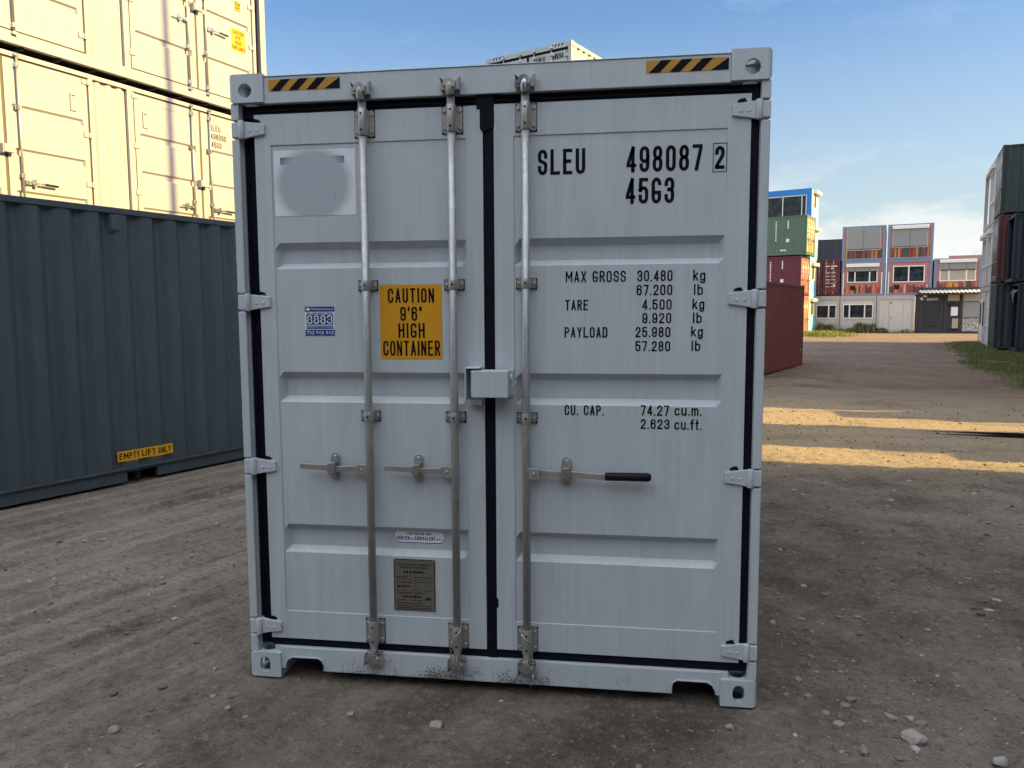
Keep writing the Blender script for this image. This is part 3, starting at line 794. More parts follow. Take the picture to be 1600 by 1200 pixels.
    for a, b2, c, h in ((.05, .155, .184, .010), (.012, .075, .161, .005), (.105, .190, .161, .005), (.015, .09, .136, .005), (.02, .08, .113, .010), (.118, .19, .138, .004), (.045, .14, .063, .009), (.015, .06, .048, .004), (.085, .14, .048, .004), (.015, .14, .033, .004), (.015, .185, .021, .004), (.015, .185, .010, .004), (.155, .185, .052, .014)):
        x = a                                                       # worn rows of stamping that cannot be read any more
        while x < b2 - .004:
            w2 = min(rp.uniform(.003, .012), b2 - x); s.rect(x0 + x, x0 + x + w2, z0 + c, z0 + c + h, yp); x += w2 + rp.uniform(.0015, .005)
    for zz in (.150, .098): s.rect(x0 + .008, x1 - .008, z0 + zz, z0 + zz + .0015, yp)
    s.rect(x0 + .108, x0 + .110, z0 + .1, z0 + .15, yp)
    s.ribbon([(x0 + .002, z0 + .002), (x1 - .002, z0 + .002), (x1 - .002, z1 - .002), (x0 + .002, z1 - .002), (x0 + .002, z0 + .002)], .003, yp, closed=True)
    s.mi = 0
    for px in (x0 + .006, x1 - .006):
        for pz in (z0 + .006, z0 + .152, z1 - .006): s.tube([(px, yp, pz), (px, yp - .004, pz)], [.006, .004], 8)
    s.build('data_plate', [M_PLATE, M_BLACK], dl, recalc=False)
    return root
main_container()

# ------------------------------------------------------------------ generic containers
def rails(root, LX, LY, H, mat, cast=True):
    for (x0, x1) in ((0.0, 0.10), (LX - 0.10, LX)):
        for (y0, y1) in ((0.0, 0.10), (LY - 0.10, LY)):
            f = MB()
            f.box(x0 + .004, x1 - .004, y0 + .004, y1 - .004, .118, H - .118)
            cx0, cx1 = (x0, x0 + .17) if x0 < 1 else (x1 - .17, x1); cy0, cy1 = (y0, y0 + .17) if y0 < .5 else (y1 - .17, y1)
            for z0, z1 in ((0, .118), (H - .118, H)):
                f.box(cx0, cx1, cy0, cy1, z0, z1)
            f.build('corner_post', mat, root, 0.008)
    for y0, y1 in ((.006, .07), (LY - .07, LY - .006)):
        MB().box(.17, LX - .17, y0, y1, H - .075, H - .012).build('top_rail', mat, root)
        MB().box(.17, LX - .17, y0, y1, .045, .16).build('bottom_rail', mat, root)
    for x0, x1 in ((.006, .07), (LX - .07, LX - .006)):
        MB().box(x0, x1, .17, LY - .17, H - .10, H - .012).build('top_rail', mat, root)
        MB().box(x0, x1, .17, LY - .17, .045, .16).build('bottom_rail', mat, root)
    # roof sheet and floor
    r = MB().box(.07, LX - .07, .07, LY - .07, H - .030, H - .016); r.build('roof', mat, root)
    r = MB()
    r.box(.07, LX - .07, .07, LY - .07, .13, .158)
    n = int(LX / .6)
    for i in range(n): r.box(.3 + i * (LX - .6) / max(1, n - 1) - .03, .3 + i * (LX - .6) / max(1, n - 1) + .03, .071, LY - .071, .05, .1295)
    r.build('floor', M_DARK, root)

def simple_doors(root, T, LW, H, mat, gas, x0=None, x1=None, z0=.17, z1=None, bands=((2.12, 2.09, 2.03, 2.0), (1.51, 1.48, 1.4, 1.37), (.77, .74, .65, .62)), rods=(.25, .45), hz=1.05, y=.03, inv=False, rodmat=None, hing=(.25, 1.05, 1.85, 2.6)):
    """pair of doors on a face; rods = distances from the joint"""
    x0 = .10 if x0 is None else x0; x1 = LW - .10 if x1 is None else x1; z1 = H - .13 if z1 is None else z1
    xm = (x0 + x1) / 2
    for a, b, sg in ((x0 + .03, xm - .025, -1), (xm + .025, x1 - .03, 1)):
        d = MB(T); door_panel(d, a, b, z0 + .03, z1 - .03, y, .09, .08, .12, .12, [q for q in bands if q[0] < z1 - .2]); do = d.build('door', mat, root, recalc=False)
        g = MB(T); gasket(g, a - .032, b + .0249, z0, z1, .032, y + .012, y + .04, 'tb'); 
        if sg < 0: g.box(a - .032, a, y + .012, y + .04, z0 + .032, z1 - .032); g.box(b, b + .0249, y + .012, y + .04, z0 + .032, z1 - .032)
        else: g.box(b, b + .0249, y + .012, y + .04, z0 + .032, z1 - .032); g.box(a - .0249, a, y + .012, y + .04, z0 + .032, z1 - .032)
        g.build('door_gasket', gas, do)
        for zz in hing:
            h = MB(T)
            xp = a - .055 if sg < 0 else b + .055; xd = a + .085 if sg < 0 else b - .085
            aa, bb = sorted((xp, xd)); h.box(aa, bb, y - .016, y - .0005, zz - .038, zz + .038); h.box(*sorted((xp, xp - sg * .05)), y - .03, y + .02, zz - .045, zz + .045)
            h.build('hinge', mat, do)
        for rd in rods:
            sub = MB(T); xr = xm + sg * rd
            sub.tube([(xr, y - .035, z0 - .04), (xr, y - .035, z1 + .05)], .018, 10)
            ro = sub.build('lock_rod', rodmat or M_GALV, root)
            for zz in (z0 + .09, z1 - .11, z0 + .75, z1 - .75):
                MB(T).box(xr - .042, xr + .042, y - .007, y - .0005, zz - .04, zz + .04).box(xr - .024, xr + .024, y - .058, y - .0072, zz - .034, zz + .034).build('bearing_bracket', rodmat or M_GALVB, ro)
            for zz in (z0 - .03, z1 + .04): MB(T).box(xr - .038, xr + .038, y - .06, y - .002, zz - .022, zz + .022).build('cam', rodmat or M_GALVB, ro)
            if hz:
                k = MB(T); hd = sg
                a2, b2 = sorted((xr + hd * .02, xr + hd * .07)); k.box(a2, b2, y - .06, y - .02, hz - .03, hz + .03)
                a2, b2 = sorted((xr + hd * .071, xr + hd * .33)); k.box(a2, b2, y - .062, y - .05, hz - .014, hz + .014)
                k.box(xr + hd * .18 - .022, xr + hd * .18 + .022, y - .049, y - .0005, hz - .06, hz + .06)
                if sg > 0: k.mi = 1; k.tube([(xr + .331, y - .056, hz), (xr + .54, y - .056, hz - .004)], .019, 8)
                k.build('handle', [M_GALVB, M_GRIP], ro)
    return xm

def lock_cover(root, T, xm, z, y, mat):
    MB(T).box(xm - .085, xm + .085, y - .10, y - .03, z - .06, z + .06).box(xm - .10, xm - .086, y - .09, y, z - .08, z + .07).build('lock_box', mat, root, .006)

def std_container(name, label, LX, LY, H, mat, loc, rz, faces, group=None, corr_kw=None, gas=None, end_mat=None, rods=(.25, .75)):
    """faces: dict face -> 'corr' | 'doors' | 'open' | 'none'"""
    root = thing(name, label, 'shipping container', loc, rz, group)
    rails(root, LX, LY, H, mat)
    F = facers(LX, LY)
    for fn, (T, LW) in F.items():
        kind = faces.get(fn, 'corr')
        m = end_mat if (end_mat and fn in ('left', 'right')) else mat
        if kind == 'corr':
            b = MB(T); corr(b, .10, LW - .10, .16, H - .075, .012, **(corr_kw or {})); b.build('side_wall' if fn in ('front', 'back') else 'end_wall', m, root, recalc=False)
        elif kind == 'doors':
            hh = H
            simple_doors(root, T, LW, H, m, gas or M_RUB, rods=rods, rodmat=M_GALV)
            MB(T).box(.10, LW - .10, .012, .05, H - .13, H - .10).build('door_header', m, root)
    return root

# slate-blue container at the left
A0 = Vector((-3.824, 2.734, 0)); D0 = Vector((0.380, 0.925, 0)).normalized(); RZ0 = math.atan2(D0.y, D0.x)
def navy():
    L0 = 2.60
    org = A0 - D0 * L0
    root = thing('shipping_container', 'dark slate blue container seen side on at the left with a yellow lift sticker', 'shipping container', (org.x, org.y, 0), RZ0)
    LX, LY, H = 6.058, 2.438, 2.896
    for x0, xp in ((0, .004), (LX - .17, LX - .104)):
        for y0, yp in ((0, .004), (LY - .17, LY - .104)):
            f = MB().box(xp, xp + .10, yp, yp + .10, .118, H - .118)
            for z0 in (0, H - .118): f.box(x0, x0 + .17, y0, y0 + .17, z0, z0 + .118)
            f.build('corner_post', M_NAVY, root, .008)
    F = facers(LX, LY)
    for fn in ('front', 'back', 'left', 'right'):
        T, LW = F[fn]
        b = MB(T)
        # keep the phase of the corrugation as seen in the photograph
        if fn == 'front':
            p = 0.2955; x = .10 + ((L0 + 0.511 - 0.10) % p) - p * 0.62; pr = [(.10, .046)]
            while x < LW - .12:
                for du, w_ in ((0.0, .046), (p * .22, 0.0), (p * .60, 0.0), (p * .82, .046)):
                    if .10 < x + du < LW - .10: pr.append((x + du, w_))
                x += p
            pr.append((LW - .10, .046))
            b.grid([q[0] for q in pr], [.155, 2.83], lambda i, j: .016 + pr[i][1]); b.build('side_wall', M_NAVY, root, recalc=False)
        else:
            corr(b, .10, LW - .10, .155, 2.83, .016); b.build('side_wall' if fn == 'back' else 'end_wall', M_NAVY, root, recalc=False)
        r = MB(T); r.box(.17, LW - .17, .004, .064, 2.822, 2.884); r.build('rail', M_NAVY, root, .006)
        r = MB(T)
        if fn in ('front', 'back'):
            c = L0 + 0.43
            segs = [.17, c - 1.025 - .18, c - 1.025 + .18, c + 1.025 - .18, c + 1.025 + .18, LW - .17]
            for a, e in zip(segs[0::2], segs[1::2]): r.box(a, e, .034, .08, .020, .150)
            for a, e in zip(segs[1:-1:2], segs[2::2]): r.box(a, e, .036, .08, .118, .150)
            r.box(.17, LW - .17, .002, .08, .1505, .164)
        else: r.box(.17, LW - .17, .004, .05, .03, .157)
        r.build('rail', M_NAVY, root)
    r = MB().box(.064, LX - .064, .064, LY - .064, 2.855, 2.872); r.build('roof', M_NAVY, root)
    r = MB()
    r.box(.06, LX - .06, .064, LY - .064, .125, .15)
    for x in [.4 + .45 * i for i in range(12)]: r.box(x, x + .05, .065, LY - .065, .03, .1245)
    r.build('floor', M_DARK, root)
    v = MB(); x = L0 + 1.273; v.box(x - .045, x + .045, .004, .03, 2.655, 2.800); v.box(x - .06, x + .06, .012, .026, 2.64, 2.812)
    v.build('vent', M_NAVY, root, .004)
    # sticker: follows the corrugated side as a pressed vinyl strip
    s = MB(); a, e = L0 + 1.178, L0 + 1.828; n = 40
    T, LW = F['front']
    def wz(u):
        for i in range(len(pr) - 1):
            if pr[i][0] <= u <= pr[i + 1][0]:
                k = (u - pr[i][0]) / max(1e-6, pr[i + 1][0] - pr[i][0]); return .016 + (pr[i][1] * (1 - k) + pr[i + 1][1] * k) * .45
        return .016
    us = sorted(set([a + (e - a) * i / n for i in range(n + 1)] + [q[0] for q in pr if a < q[0] < e]))
    s.grid(us, [.242, .352], lambda i, j: wz(us[i]) - .0015)
    s.mi = 1
    n0 = len(s.v)
    letters(s, 'EMPTY LIFT ONLY', a + .02, e - .02, .264, .332, 0.0, .0105, gap=.28, seg=.006)
    for i in range(n0, len(s.v)):
        u, _, z = s.v[i]; s.v[i] = (u, wz(u) - .004, z)
    s.build('lift_sticker', [M_YEL, M_BLACK], root, recalc=False)
navy()

# cream stacks behind it
A1 = Vector((-7.53, 7.38, 0)); D1 = Vector((0.315, 0.949, 0)).normalized(); RZ1 = math.atan2(D1.y, D1.x)
def cream(z, H, label, level):
    U = 6.598
    org = A1 - D1 * U
    root = thing('shipping_container', label, 'shipping container', (org.x, org.y, z), RZ1, 'cream containers with side doors in a stack')
    LX, LY = 12.19, 2.438
    for x0, xp in ((0, .004), (LX - .17, LX - .154)):
        for y0, yp in ((0, .004), (LY - .17, LY - .104)):
            f = MB().box(xp, xp + .15, yp, yp + .10, .118, H - .118)
            for z0 in (0, H - .118): f.box(x0, x0 + .17, y0, y0 + .17, z0, z0 + .118)
            f.build('corner_post', M_CREAM, root, .008)
    for y0, y1 in ((.004, .10), (LY - .07, LY - .006)):
        MB().box(.17, LX - .17, y0, y1, H - .085, H - .012).build('top_rail', M_CREAM, root, .005); MB().box(.17, LX - .17, y0, y1, .09, .27).build('bottom_rail', M_CREAM, root, .005)
    for x0, x1 in ((.006, .07), (LX - .07, LX - .006)):
        MB().box(x0, x1, .17, LY - .17, H - .10, H - .012).build('top_rail', M_CREAM, root); MB().box(x0, x1, .17, LY - .17, .045, .16).build('bottom_rail', M_CREAM, root)
    MB().box(.07, LX - .07, .07, LY - .07, H - .03, H - .016).build('roof', M_CREAM, root)
    r = MB(); r.box(.07, LX - .07, .10, LY - .07, .13, .16)
    for i in range(20): r.box(.35 + i * .6, .41 + i * .6, .0702, LY - .071, .05, .1295)
    r.build('floor', M_DARK, root)
    F = facers(LX, LY)
    for fn in ('back', 'left', 'right'):
        T, LW = F[fn]; b = MB(T); corr(b, .10, LW - .10, .16, H - .08, .012); b.build('side_wall' if fn == 'back' else 'end_wall', M_CREAM, root, recalc=False)
    T = F['front'][0]
    for a, e in ((.16, 1.38), (4.52, 5.06), (8.11, 8.735)):
        b = MB(T); corr(b, a, e, .27, H - .085, .035, pitch=.21, depth=.03); b.build('side_wall', M_CREAM, root, recalc=False)
    for a, e in ((1.40, 1.52), (4.41, 4.51), (5.08, 5.20), (8.02, 8.10), (8.75, 8.865), (11.82, 11.90)):
        MB(T).box(a, e, .008, .09, .27, H - .085).build('door_post', M_CREAM, root, .004)
    bands2 = ((2.112, 2.08, 2.01, 1.985), (1.448, 1.418, 1.346, 1.32), (.80, .77, .70, .67))
    bands3 = ((2.60, 2.57, 2.50, 2.475), (1.885, 1.855, 1.785, 1.76), (.985, .955, .885, .86))
    hing = (.30, 1.05, 1.87, 2.74) if level == 2 else (.56, 1.48, 2.29, 2.72)
    for a, e in ((1.52, 4.41), (5.20, 8.02), (8.865, 11.82)):
        xm = simple_doors(root, T, LX, H, M_CREAM, M_CRGAS, x0=a, x1=e, z0=.272, z1=2.81, bands=bands2 if level == 2 else bands3, rods=(.215,), hz=.93 if level == 2 else 1.50, y=.022, hing=hing)
        lock_cover(root, T, xm, 1.40 if level == 2 else 1.80, .022, M_CREAM)
    # lettering and small stickers
    y = .022 + .005 - .0015
    if level == 2:
        s = MB(T); t = .0155
        letters(s, 'SLEU', 10.60, 10.86, 2.485, 2.60, y, t); letters(s, '498090', 10.61, 11.00, 2.325, 2.44, y, t); letters(s, '45G3', 10.62, 10.87, 2.165, 2.28, y, t)
        s.build('identification_lettering', M_BLACK, root, recalc=False)
        for x in (7.74, 9.11):
            v = MB(T); v.box(x - .05, x - .036, .006, .020, 2.22, 2.50); v.box(x - .0355, x + .05, .008, .020, 2.22, 2.28); v.box(x - .0355, x + .05, .008, .020, 2.47, 2.50); v.build('document_holder', M_CREAM, root)
    else:
        s = MB(T); s.rect(11.24, 11.62, 1.30, 1.74, y); s.mi = 1; y2 = y - .001
        letters(s, 'CAUTION', 11.29, 11.57, 1.635, 1.71, y2, .010); letters(s, "9'6\"", 11.36, 11.50, 1.535, 1.605, y2, .010, gap=.3); letters(s, 'HIGH', 11.35, 11.51, 1.435, 1.51, y2, .010); letters(s, 'CONTAINER', 11.255, 11.605, 1.33, 1.405, y2, .010, gap=.3)
        s.build('caution_sticker', [M_YEL, M_BLACK], root, recalc=False)
        s = MB(T); s.rect(11.36, 11.52, 2.10, 2.30, y); s.mi = 1; s.ribbon([(11.375, 2.115), (11.505, 2.115), (11.505, 2.285), (11.375, 2.285), (11.375, 2.115)], .008, y2, closed=True)
        letters(s, '2,9m', 11.385, 11.495, 2.215, 2.265, y2, .011); letters(s, "9'6\"", 11.39, 11.49, 2.135, 2.19, y2, .011, gap=.3)
        s.build('height_sticker', [M_YEL, M_BLACK], root, recalc=False)
cream(2.925, 2.896, 'cream side door container with black SLEU 498090 lettering, just above the slate blue one', 2)
cream(5.85, 2.896, 'cream side door container on top of the stack with a yellow caution sticker', 3)
cb = std_container('shipping_container', 'cream container at the foot of the stack hidden behind the slate blue one', 12.19, 2.438, 2.896, M_CREAM,
                   tuple(A1 - D1 * 6.598), RZ1, {}, 'cream containers with side doors in a stack')

# ------------------------------------------------------------------ container showing over the roof of the main one
RG = R(-25.4)
def uniu():
    P = Vector((0.612, 15.058, 0)); D = Vector((math.cos(RG), math.sin(RG), 0)); org = P - D * 2.438
    LX, LY, H = 2.438, 12.19, 2.896
    m = paint('pale_grey_paint', (0.34, 0.38, 0.40), .45, .05, .05)
    root = thing('shipping_container', 'pale grey container lettered UNIU 508253, top of a far stack behind the grey one', 'shipping container', (org.x, org.y, 5.19), RG)
    rails(root, LX, LY, H, m)
    F = facers(LX, LY)
    for fn in ('back', 'left', 'right'):
        T, LW = F[fn]; b = MB(T); corr(b, .10, LW - .10, .16, H - .08, .012); b.build('end_wall' if fn == 'back' else 'side_wall', m, root, recalc=False)
    simple_doors(root, F['front'][0], LX, H, m, M_RUB, rods=(.20, .68), rodmat=M_GALVB, y=.035, z1=H - .125)
    MB().box(.10, LX - .10, .030, .034, H - .185, H - .130).box(LX / 2 - .03, LX / 2 + .03, .030, .034, .2, H - .1855).build('door_gasket', M_RUB, root)
    MB().box(.10, LX - .10, .008, .05, H - .13, H - .012).build('door_header', m, root)
    for x0, x1 in ((.20, .56), (LX - .56, LX - .20)):
        s = MB(); s.rect(x0, x1, H - .095, H - .030, .0065); s.mi = 1
        for i in range(4):
            a = x0 + i * .09; s.poly([(a, H - .095), (a + .04, H - .095), (a + .085, H - .03), (a + .045, H - .03)], .0058)
        s.build('hazard_stripes', [M_WHITE, M_BLACK], root, recalc=False)
    s = MB(); letters(s, 'UNIU', 1.45, 1.70, 2.54, 2.67, .034, .018); letters(s, '508253', 1.92, 2.20, 2.54, 2.67, .034, .018); letters(s, '8', 2.255, 2.305, 2.54, 2.67, .034, .018)
    s.build('identification_lettering', M_BLACK, root, recalc=False)
    for k, (mm, nm) in enumerate(((M_DBLU, 'dark blue container hidden behind the grey one, second of the far stack'), (M_MAR, 'maroon container hidden behind the grey one, bottom of the far stack'))):
        std_container('shipping_container', nm, LX, LY, 2.591, mm, (org.x, org.y, 2.596 * (1 - k) + .0), RG, {})
uniu()

# ------------------------------------------------------------------ right side: near red container, green stack, blue office
PR = Vector((7.703, 22.764, 0)); DR_ = Vector((0.414, 0.910, 0)).normalized()
def near_red():
    org = PR - DR_ * 6.058
    root = thing('shipping_container', 'rust red container with fine vertical ribs standing just right of the big grey one', 'shipping container', (org.x, org.y, 0.0), math.atan2(DR_.y, DR_.x))
    rails(root, 6.058, 2.438, 2.60, M_RED)
    for fn, (T, LW) in facers(6.058, 2.438).items():
        b = MB(T); corr(b, .10, LW - .10, .16, 2.53, .010, pitch=.21, depth=.05, flat_out=.40, slope=.12); b.build('side_wall' if fn in ('front', 'back') else 'end_wall', M_RED, root, recalc=False)
    s = MB(); s.rect(5.6, 5.75, .52, .56, .003); s.build('small_sticker', M_WHITE, root, recalc=False)
near_red()

PG = Vector((13.719, 49.418, 0)); DG = Vector((math.cos(RG), math.sin(RG), 0)); EG = Vector((-DG.y, DG.x, 0))
LV = [0.15, 2.77, 5.40]
def side_marks(root, LX, H, y=.006):
    s = MB()
    for i in range(9): s.rect(LX - 2.02, LX - 1.94, H - .42 - i * .15, H - .33 - i * .15, y)
    s.rect(LX - 1.24, LX - 1.17, H - .85, H - .30, y); s.rect(LX - 1.32, LX - 1.12, H - 1.72, H - 1.50, y); s.rect(LX - 1.7, LX - 1.3, H - 2.28, H - 2.2, y)
    letters(s, 'L', LX - 6.0, LX - 5.65, H - .95, H - .55, y, .10)
    s.build('side_marking', M_WHITE, root, recalc=False)
for k, (mt, em, lab, off) in enumerate(((M_ORG, M_ORG, 'faded red container at the bottom of the green topped stack, its end in the sun', .28),
                                        (M_MAR, M_ORG, 'maroon container under the green one, its end in the sun', .30),
                                        (M_GRN, M_OLIVE, 'green container with white side markings below the blue framed office', 0.0))):
    org = PG - DG * (12.19 + off)
    rt = std_container('shipping_container', lab, 12.19, 2.438, 2.60, mt, (org.x, org.y, LV[k]), RG, {'right': 'doors'}, 'containers stacked three high by the yard', end_mat=em)  # upper two sunlit ends coloured lighter and warmer than their shaded sides
    if k: side_marks(rt, 12.19, 2.60)

PB = Vector((15.30, 55.40, 0))
def blue_office(z, H, lab, top):
    LX, LY = 6.05, 2.30
    org = PB - DG * LX
    root = thing('office_module', lab, 'office module', (org.x, org.y, z), RG, 'blue and cream office modules stacked in a tower')
    fm = M_OBLU if top else M_LBLU
    f = MB(); f.box(0, LX, 0, .16, H - .42, H); f.box(0, LX, 0, .16, 0, .2); f.box(0, .22, 0, .16, .2, H - .42); f.box(LX - .30, LX, 0, .16, .2, H - .42); f.box(0, LX, .161, LY, H - .08, H - .004); f.build('frame', fm, root)
    MB().box(.22, LX - .30, .06, .12, .2, H - .42).build('window_wall', M_GLASS, root)
    b = MB()
    for x in (.22, 2.1, 4.0, 5.35, 5.66): b.box(x, x + .06, .03, .06, .2, H - .42)
    b.box(.22, LX - .30, .03, .0598, H - .50, H - .42); b.build('window_frame', M_PVC, root)
    e = MB(); e.mi = 0; e.box(LX - .12, LX + .01, .161, LY, H * .46, H - .085); e.mi = 1; e.box(LX - .12, LX + .01, .161, LY, 0.0, H * .46 - .002)
    e.build('end_wall', [M_OCRM, M_LBLU], root)
    b = MB(); b.box(LX + .011, LX + .26, .5, LY + .0, H - .34, H - .10); b.build('shutter_box', M_OCRM, root, .02)
    b = MB(); b.box(LX + .011, LX + .05, .9, 1.3, H * .5, H - .36); b.build('window', M_GLASS, root)
    MB().box(0, .12, .161, LY, 0, H - .085).box(.121, LX - .121, LY - .1, LY, 0, H - .085).build('rear_wall', M_OCRM, root)
for k, lab in enumerate(('blue and cream office module at the foot of the tower', 'blue and cream office module one level up in the tower', 'blue and cream office module under the blue framed top one')):
    blue_office(.2 + k * 2.6, 2.58, lab, False)
blue_office(.2 + 3 * 2.6, 2.58, 'blue framed office module with dark glass on top of the tower above the green container', True)

# ------------------------------------------------------------------ far row of office modules
PF = Vector((18.078, 57.5, 0)); RF = R(-18.04); DF = Vector((math.cos(RF), math.sin(RF), 0)); NF = Vector((-DF.y, DF.x, 0))
def fpos(s, back=0.0, z=0.0):
    p = PF + DF * s + NF * back; return (p.x, p.y, z)

def mural(name, seed, dark, ztop):
    m, t, p = base_mat(name)
    o = t.n('ShaderNodeTexCoord').outputs['Object']; s = t.n('ShaderNodeSeparateXYZ', {0: o})
    cell = t.math('FLOOR', t.math('ADD', t.math('MULTIPLY', s.outputs[0], 8.5), seed * 13.0))
    wn = t.n('ShaderNodeTexWhiteNoise', {'W': cell}, noise_dimensions='1D')
    wn2 = t.n('ShaderNodeTexWhiteNoise', {'W': t.math('ADD', cell, 71.3)}, noise_dimensions='1D')
    r = t.n('ShaderNodeValToRGB', {'Fac': wn.outputs[0]}); cr = r.color_ramp; cr.interpolation = 'CONSTANT'
    pal = [(0, (.32, .03, .04)), (.18, (.42, .08, .07)), (.34, (.03, .035, .03)), (.46, (.52, .24, .02)), (.58, (.30, .05, .05)), (.70, (.06, .08, .05)), (.80, (.48, .12, .10)), (.90, (.50, .45, .42))]
    if dark: pal = [(0, (.30, .03, .04)), (.2, (.03, .045, .035)), (.42, (.05, .07, .045)), (.55, (.50, .20, .02)), (.68, (.33, .04, .05)), (.82, (.04, .04, .05)), (.92, (.45, .28, .03))]
    while len(cr.elements) < len(pal): cr.elements.new(.5)
    for e, (q, c) in zip(cr.elements, pal): e.position = q; e.color = c4(c)
    h = t.math('ADD', ztop, t.math('MULTIPLY', wn2.outputs[0], 0.28))
    mk = t.math('LESS_THAN', s.outputs[2], h)
    pk = t.mix(t.noise(o, 3.0, 3.0), (.46, .19, .18, 1), (.38, .14, .135, 1))
    c = t.mix(mk, pk, r.outputs[0])
    c = t.mix(t.math('MULTIPLY', t.ramp(t.noise(t.mapping(o, (9, 9, 2)), 1.0, 5.0), .45, .7), .35), c, (.10, .05, .04, 1))
    t.set(p, 'Base Color', c); p.inputs['Roughness'].default_value = .55
    return m

def far_window(root, x0, x1, z0, z1, y, splits, shut=0.0, shut_mat=None, pane_mat=None):
    """white frame, glass panes between the mullions, roller shutter let down by `shut`"""
    fr = MB(); t = .07
    fr.box(x0, x1, y - .05, y, z0, z0 + t); fr.box(x0, x1, y - .05, y, z1 - t, z1); fr.box(x0, x0 + t, y - .05, y, z0 + t, z1 - t); fr.box(x1 - t, x1, y - .05, y, z0 + t, z1 - t)
    for s in splits:
        xs = x0 + (x1 - x0) * s; fr.box(xs - .045, xs + .045, y - .05, y, z0 + t, z1 - t)
    wf = fr.build('window', M_PVC, root)
    es = [x0 + t] + [x0 + (x1 - x0) * s for s in splits] + [x1 - t]
    for a, b in zip(es[:-1], es[1:]):
        ia = a + (.045 if a != es[0] else 0); ib = b - (.045 if b != es[-1] else 0)
        MB().box(ia, ib, y - .022, y - .004, z0 + t, z1 - t).build('pane', pane_mat or M_GLASS, wf)
    if shut > 0:
        s = MB(); zb = z1 - (z1 - z0) * shut; n = max(3, int((z1 - zb) / .09))
        for i in range(n):
            a = zb + (z1 - zb) * i / n; b = zb + (z1 - zb) * (i + 1) / n
            s.box(x0 + .02, x1 - .02, y - .085, y - .055, a + .006, b - .004)
        s.box(x0 + .02, x1 - .02, y - .062, y - .0545, zb, z1)
        s.mi = 1
        for q in splits or (.5,):
            xs = x0 + (x1 - x0) * q; s.box(xs - .012, xs + .012, y - .090, y - .0855, zb + .02, z1 - .02)
        s.box(x0 + .02, x1 - .02, y - .090, y - .0855, zb, zb + .05)
        s.build('shutter', [shut_mat or M_SHUT, M_CHAR], wf)
    return wf

def module(label, s, z, wd, H, frame, panel, win=None, box=None, side=None, ac=None, pipe=None, depth=6.05, group='painted office modules in the far row', back=0.0, beams=(.20, .16), post=.20):
    root = thing('office_module', label, 'office module', fpos(s, back, z), RF, group)
    f = MB(); tb, bb = beams
    f.box(0, wd, 0, .18, H - tb, H); f.box(0, wd, 0, .18, 0, bb); f.box(0, post, 0, .18, bb, H - tb); f.box(wd - post, wd, 0, .18, bb, H - tb)
    f.build('frame', frame, root, .012)
    MB().box(post, wd - post, .05, .12, bb, H - tb).build('wall_panel', panel, root)
    b = MB(); b.box(0, .12, .181, depth, 0, H - .1); b.box(wd - .12, wd, .181, depth, 0, H - .1); b.box(.121, wd - .121, depth - .1, depth, 0, H - .1); b.build('side_wall', side or frame, root)
    MB().box(0, wd, .181, depth, H - .0995, H - .002).build('roof', side or frame, root)
    if win: far_window(root, *win)
    if box: MB().box(box[0], box[1], -.14, .049, box[2], box[3]).build('shutter_box', M_PVC, root, .02)
    if ac: MB().box(ac[0], ac[1], .0, .049, ac[2], ac[3]).build('vent', M_DARK, root)
    if pipe:
        q = MB()
        for px in pipe: q.box(px - .035, px + .035, -.03, .0, .1, H * .66)
        q.build('lightning_strip', M_PVC, root)
    return root
# level z values
Z1, Z2, Z3 = .13, 2.87, 5.44
H1, H2, H3 = 2.73, 2.56, 2.53
# top row
module('top left module of the far row, its wide window closed by a grey shutter', 0.0, Z3, 2.93, H3, M_MODB, mural('mural_a', 1, True, .74), (.31, 2.58, .75, 2.40, .05, (.5,), .97))
module('top right module of the far row with a white shutter box over a closed shutter', 3.05, Z3, 2.95, H3, M_MODB, mural('mural_b', 2, True, .76), (.30, 2.58, .85, 2.22, .05, (.5,), .97), box=(.28, 2.62, 2.18, 2.42))
# middle row
module('middle row module with a half lowered shutter, left in the far row', .03, Z2, 2.93, H2, M_MODB, mural('mural_c', 3, False, .55), (.38, 2.44, .96, 2.20, .05, (.26, .74), .36), box=(.30, 2.55, 2.10, 2.36), ac=(.62, .95, .42, .74), pipe=(.14, 2.72))
module('middle row pink module with an open two pane window, centre of the far row', 3.05, Z2, 2.95, H2, M_MODB, mural('mural_d', 4, False, .55), (.42, 2.48, .92, 2.12, .05, (.5,), 0), ac=(.55, .88, .44, .76), pipe=(.16,))
module('middle row module with beige blinds above the charcoal kiosk', 6.10, Z2, 2.95, H2, M_MODB, mural('mural_e', 5, True, .70), (.36, 2.60, .94, 2.28, .05, (.26, .74), .42, M_SHUT, M_BLIND), box=(.34, 2.62, 2.24, 2.46))
MB().box(0, 4.0, 0, .3, 0, .20).build('roof_beam', M_ORG)
rb = bpy.data.objects['roof_beam']; rb.location = fpos(7.05, .8, Z2 + H2 + .01); rb.rotation_euler = (0, 0, RF); tag(rb, 'red beam lying on the roof of the module with beige blinds', 'beam')
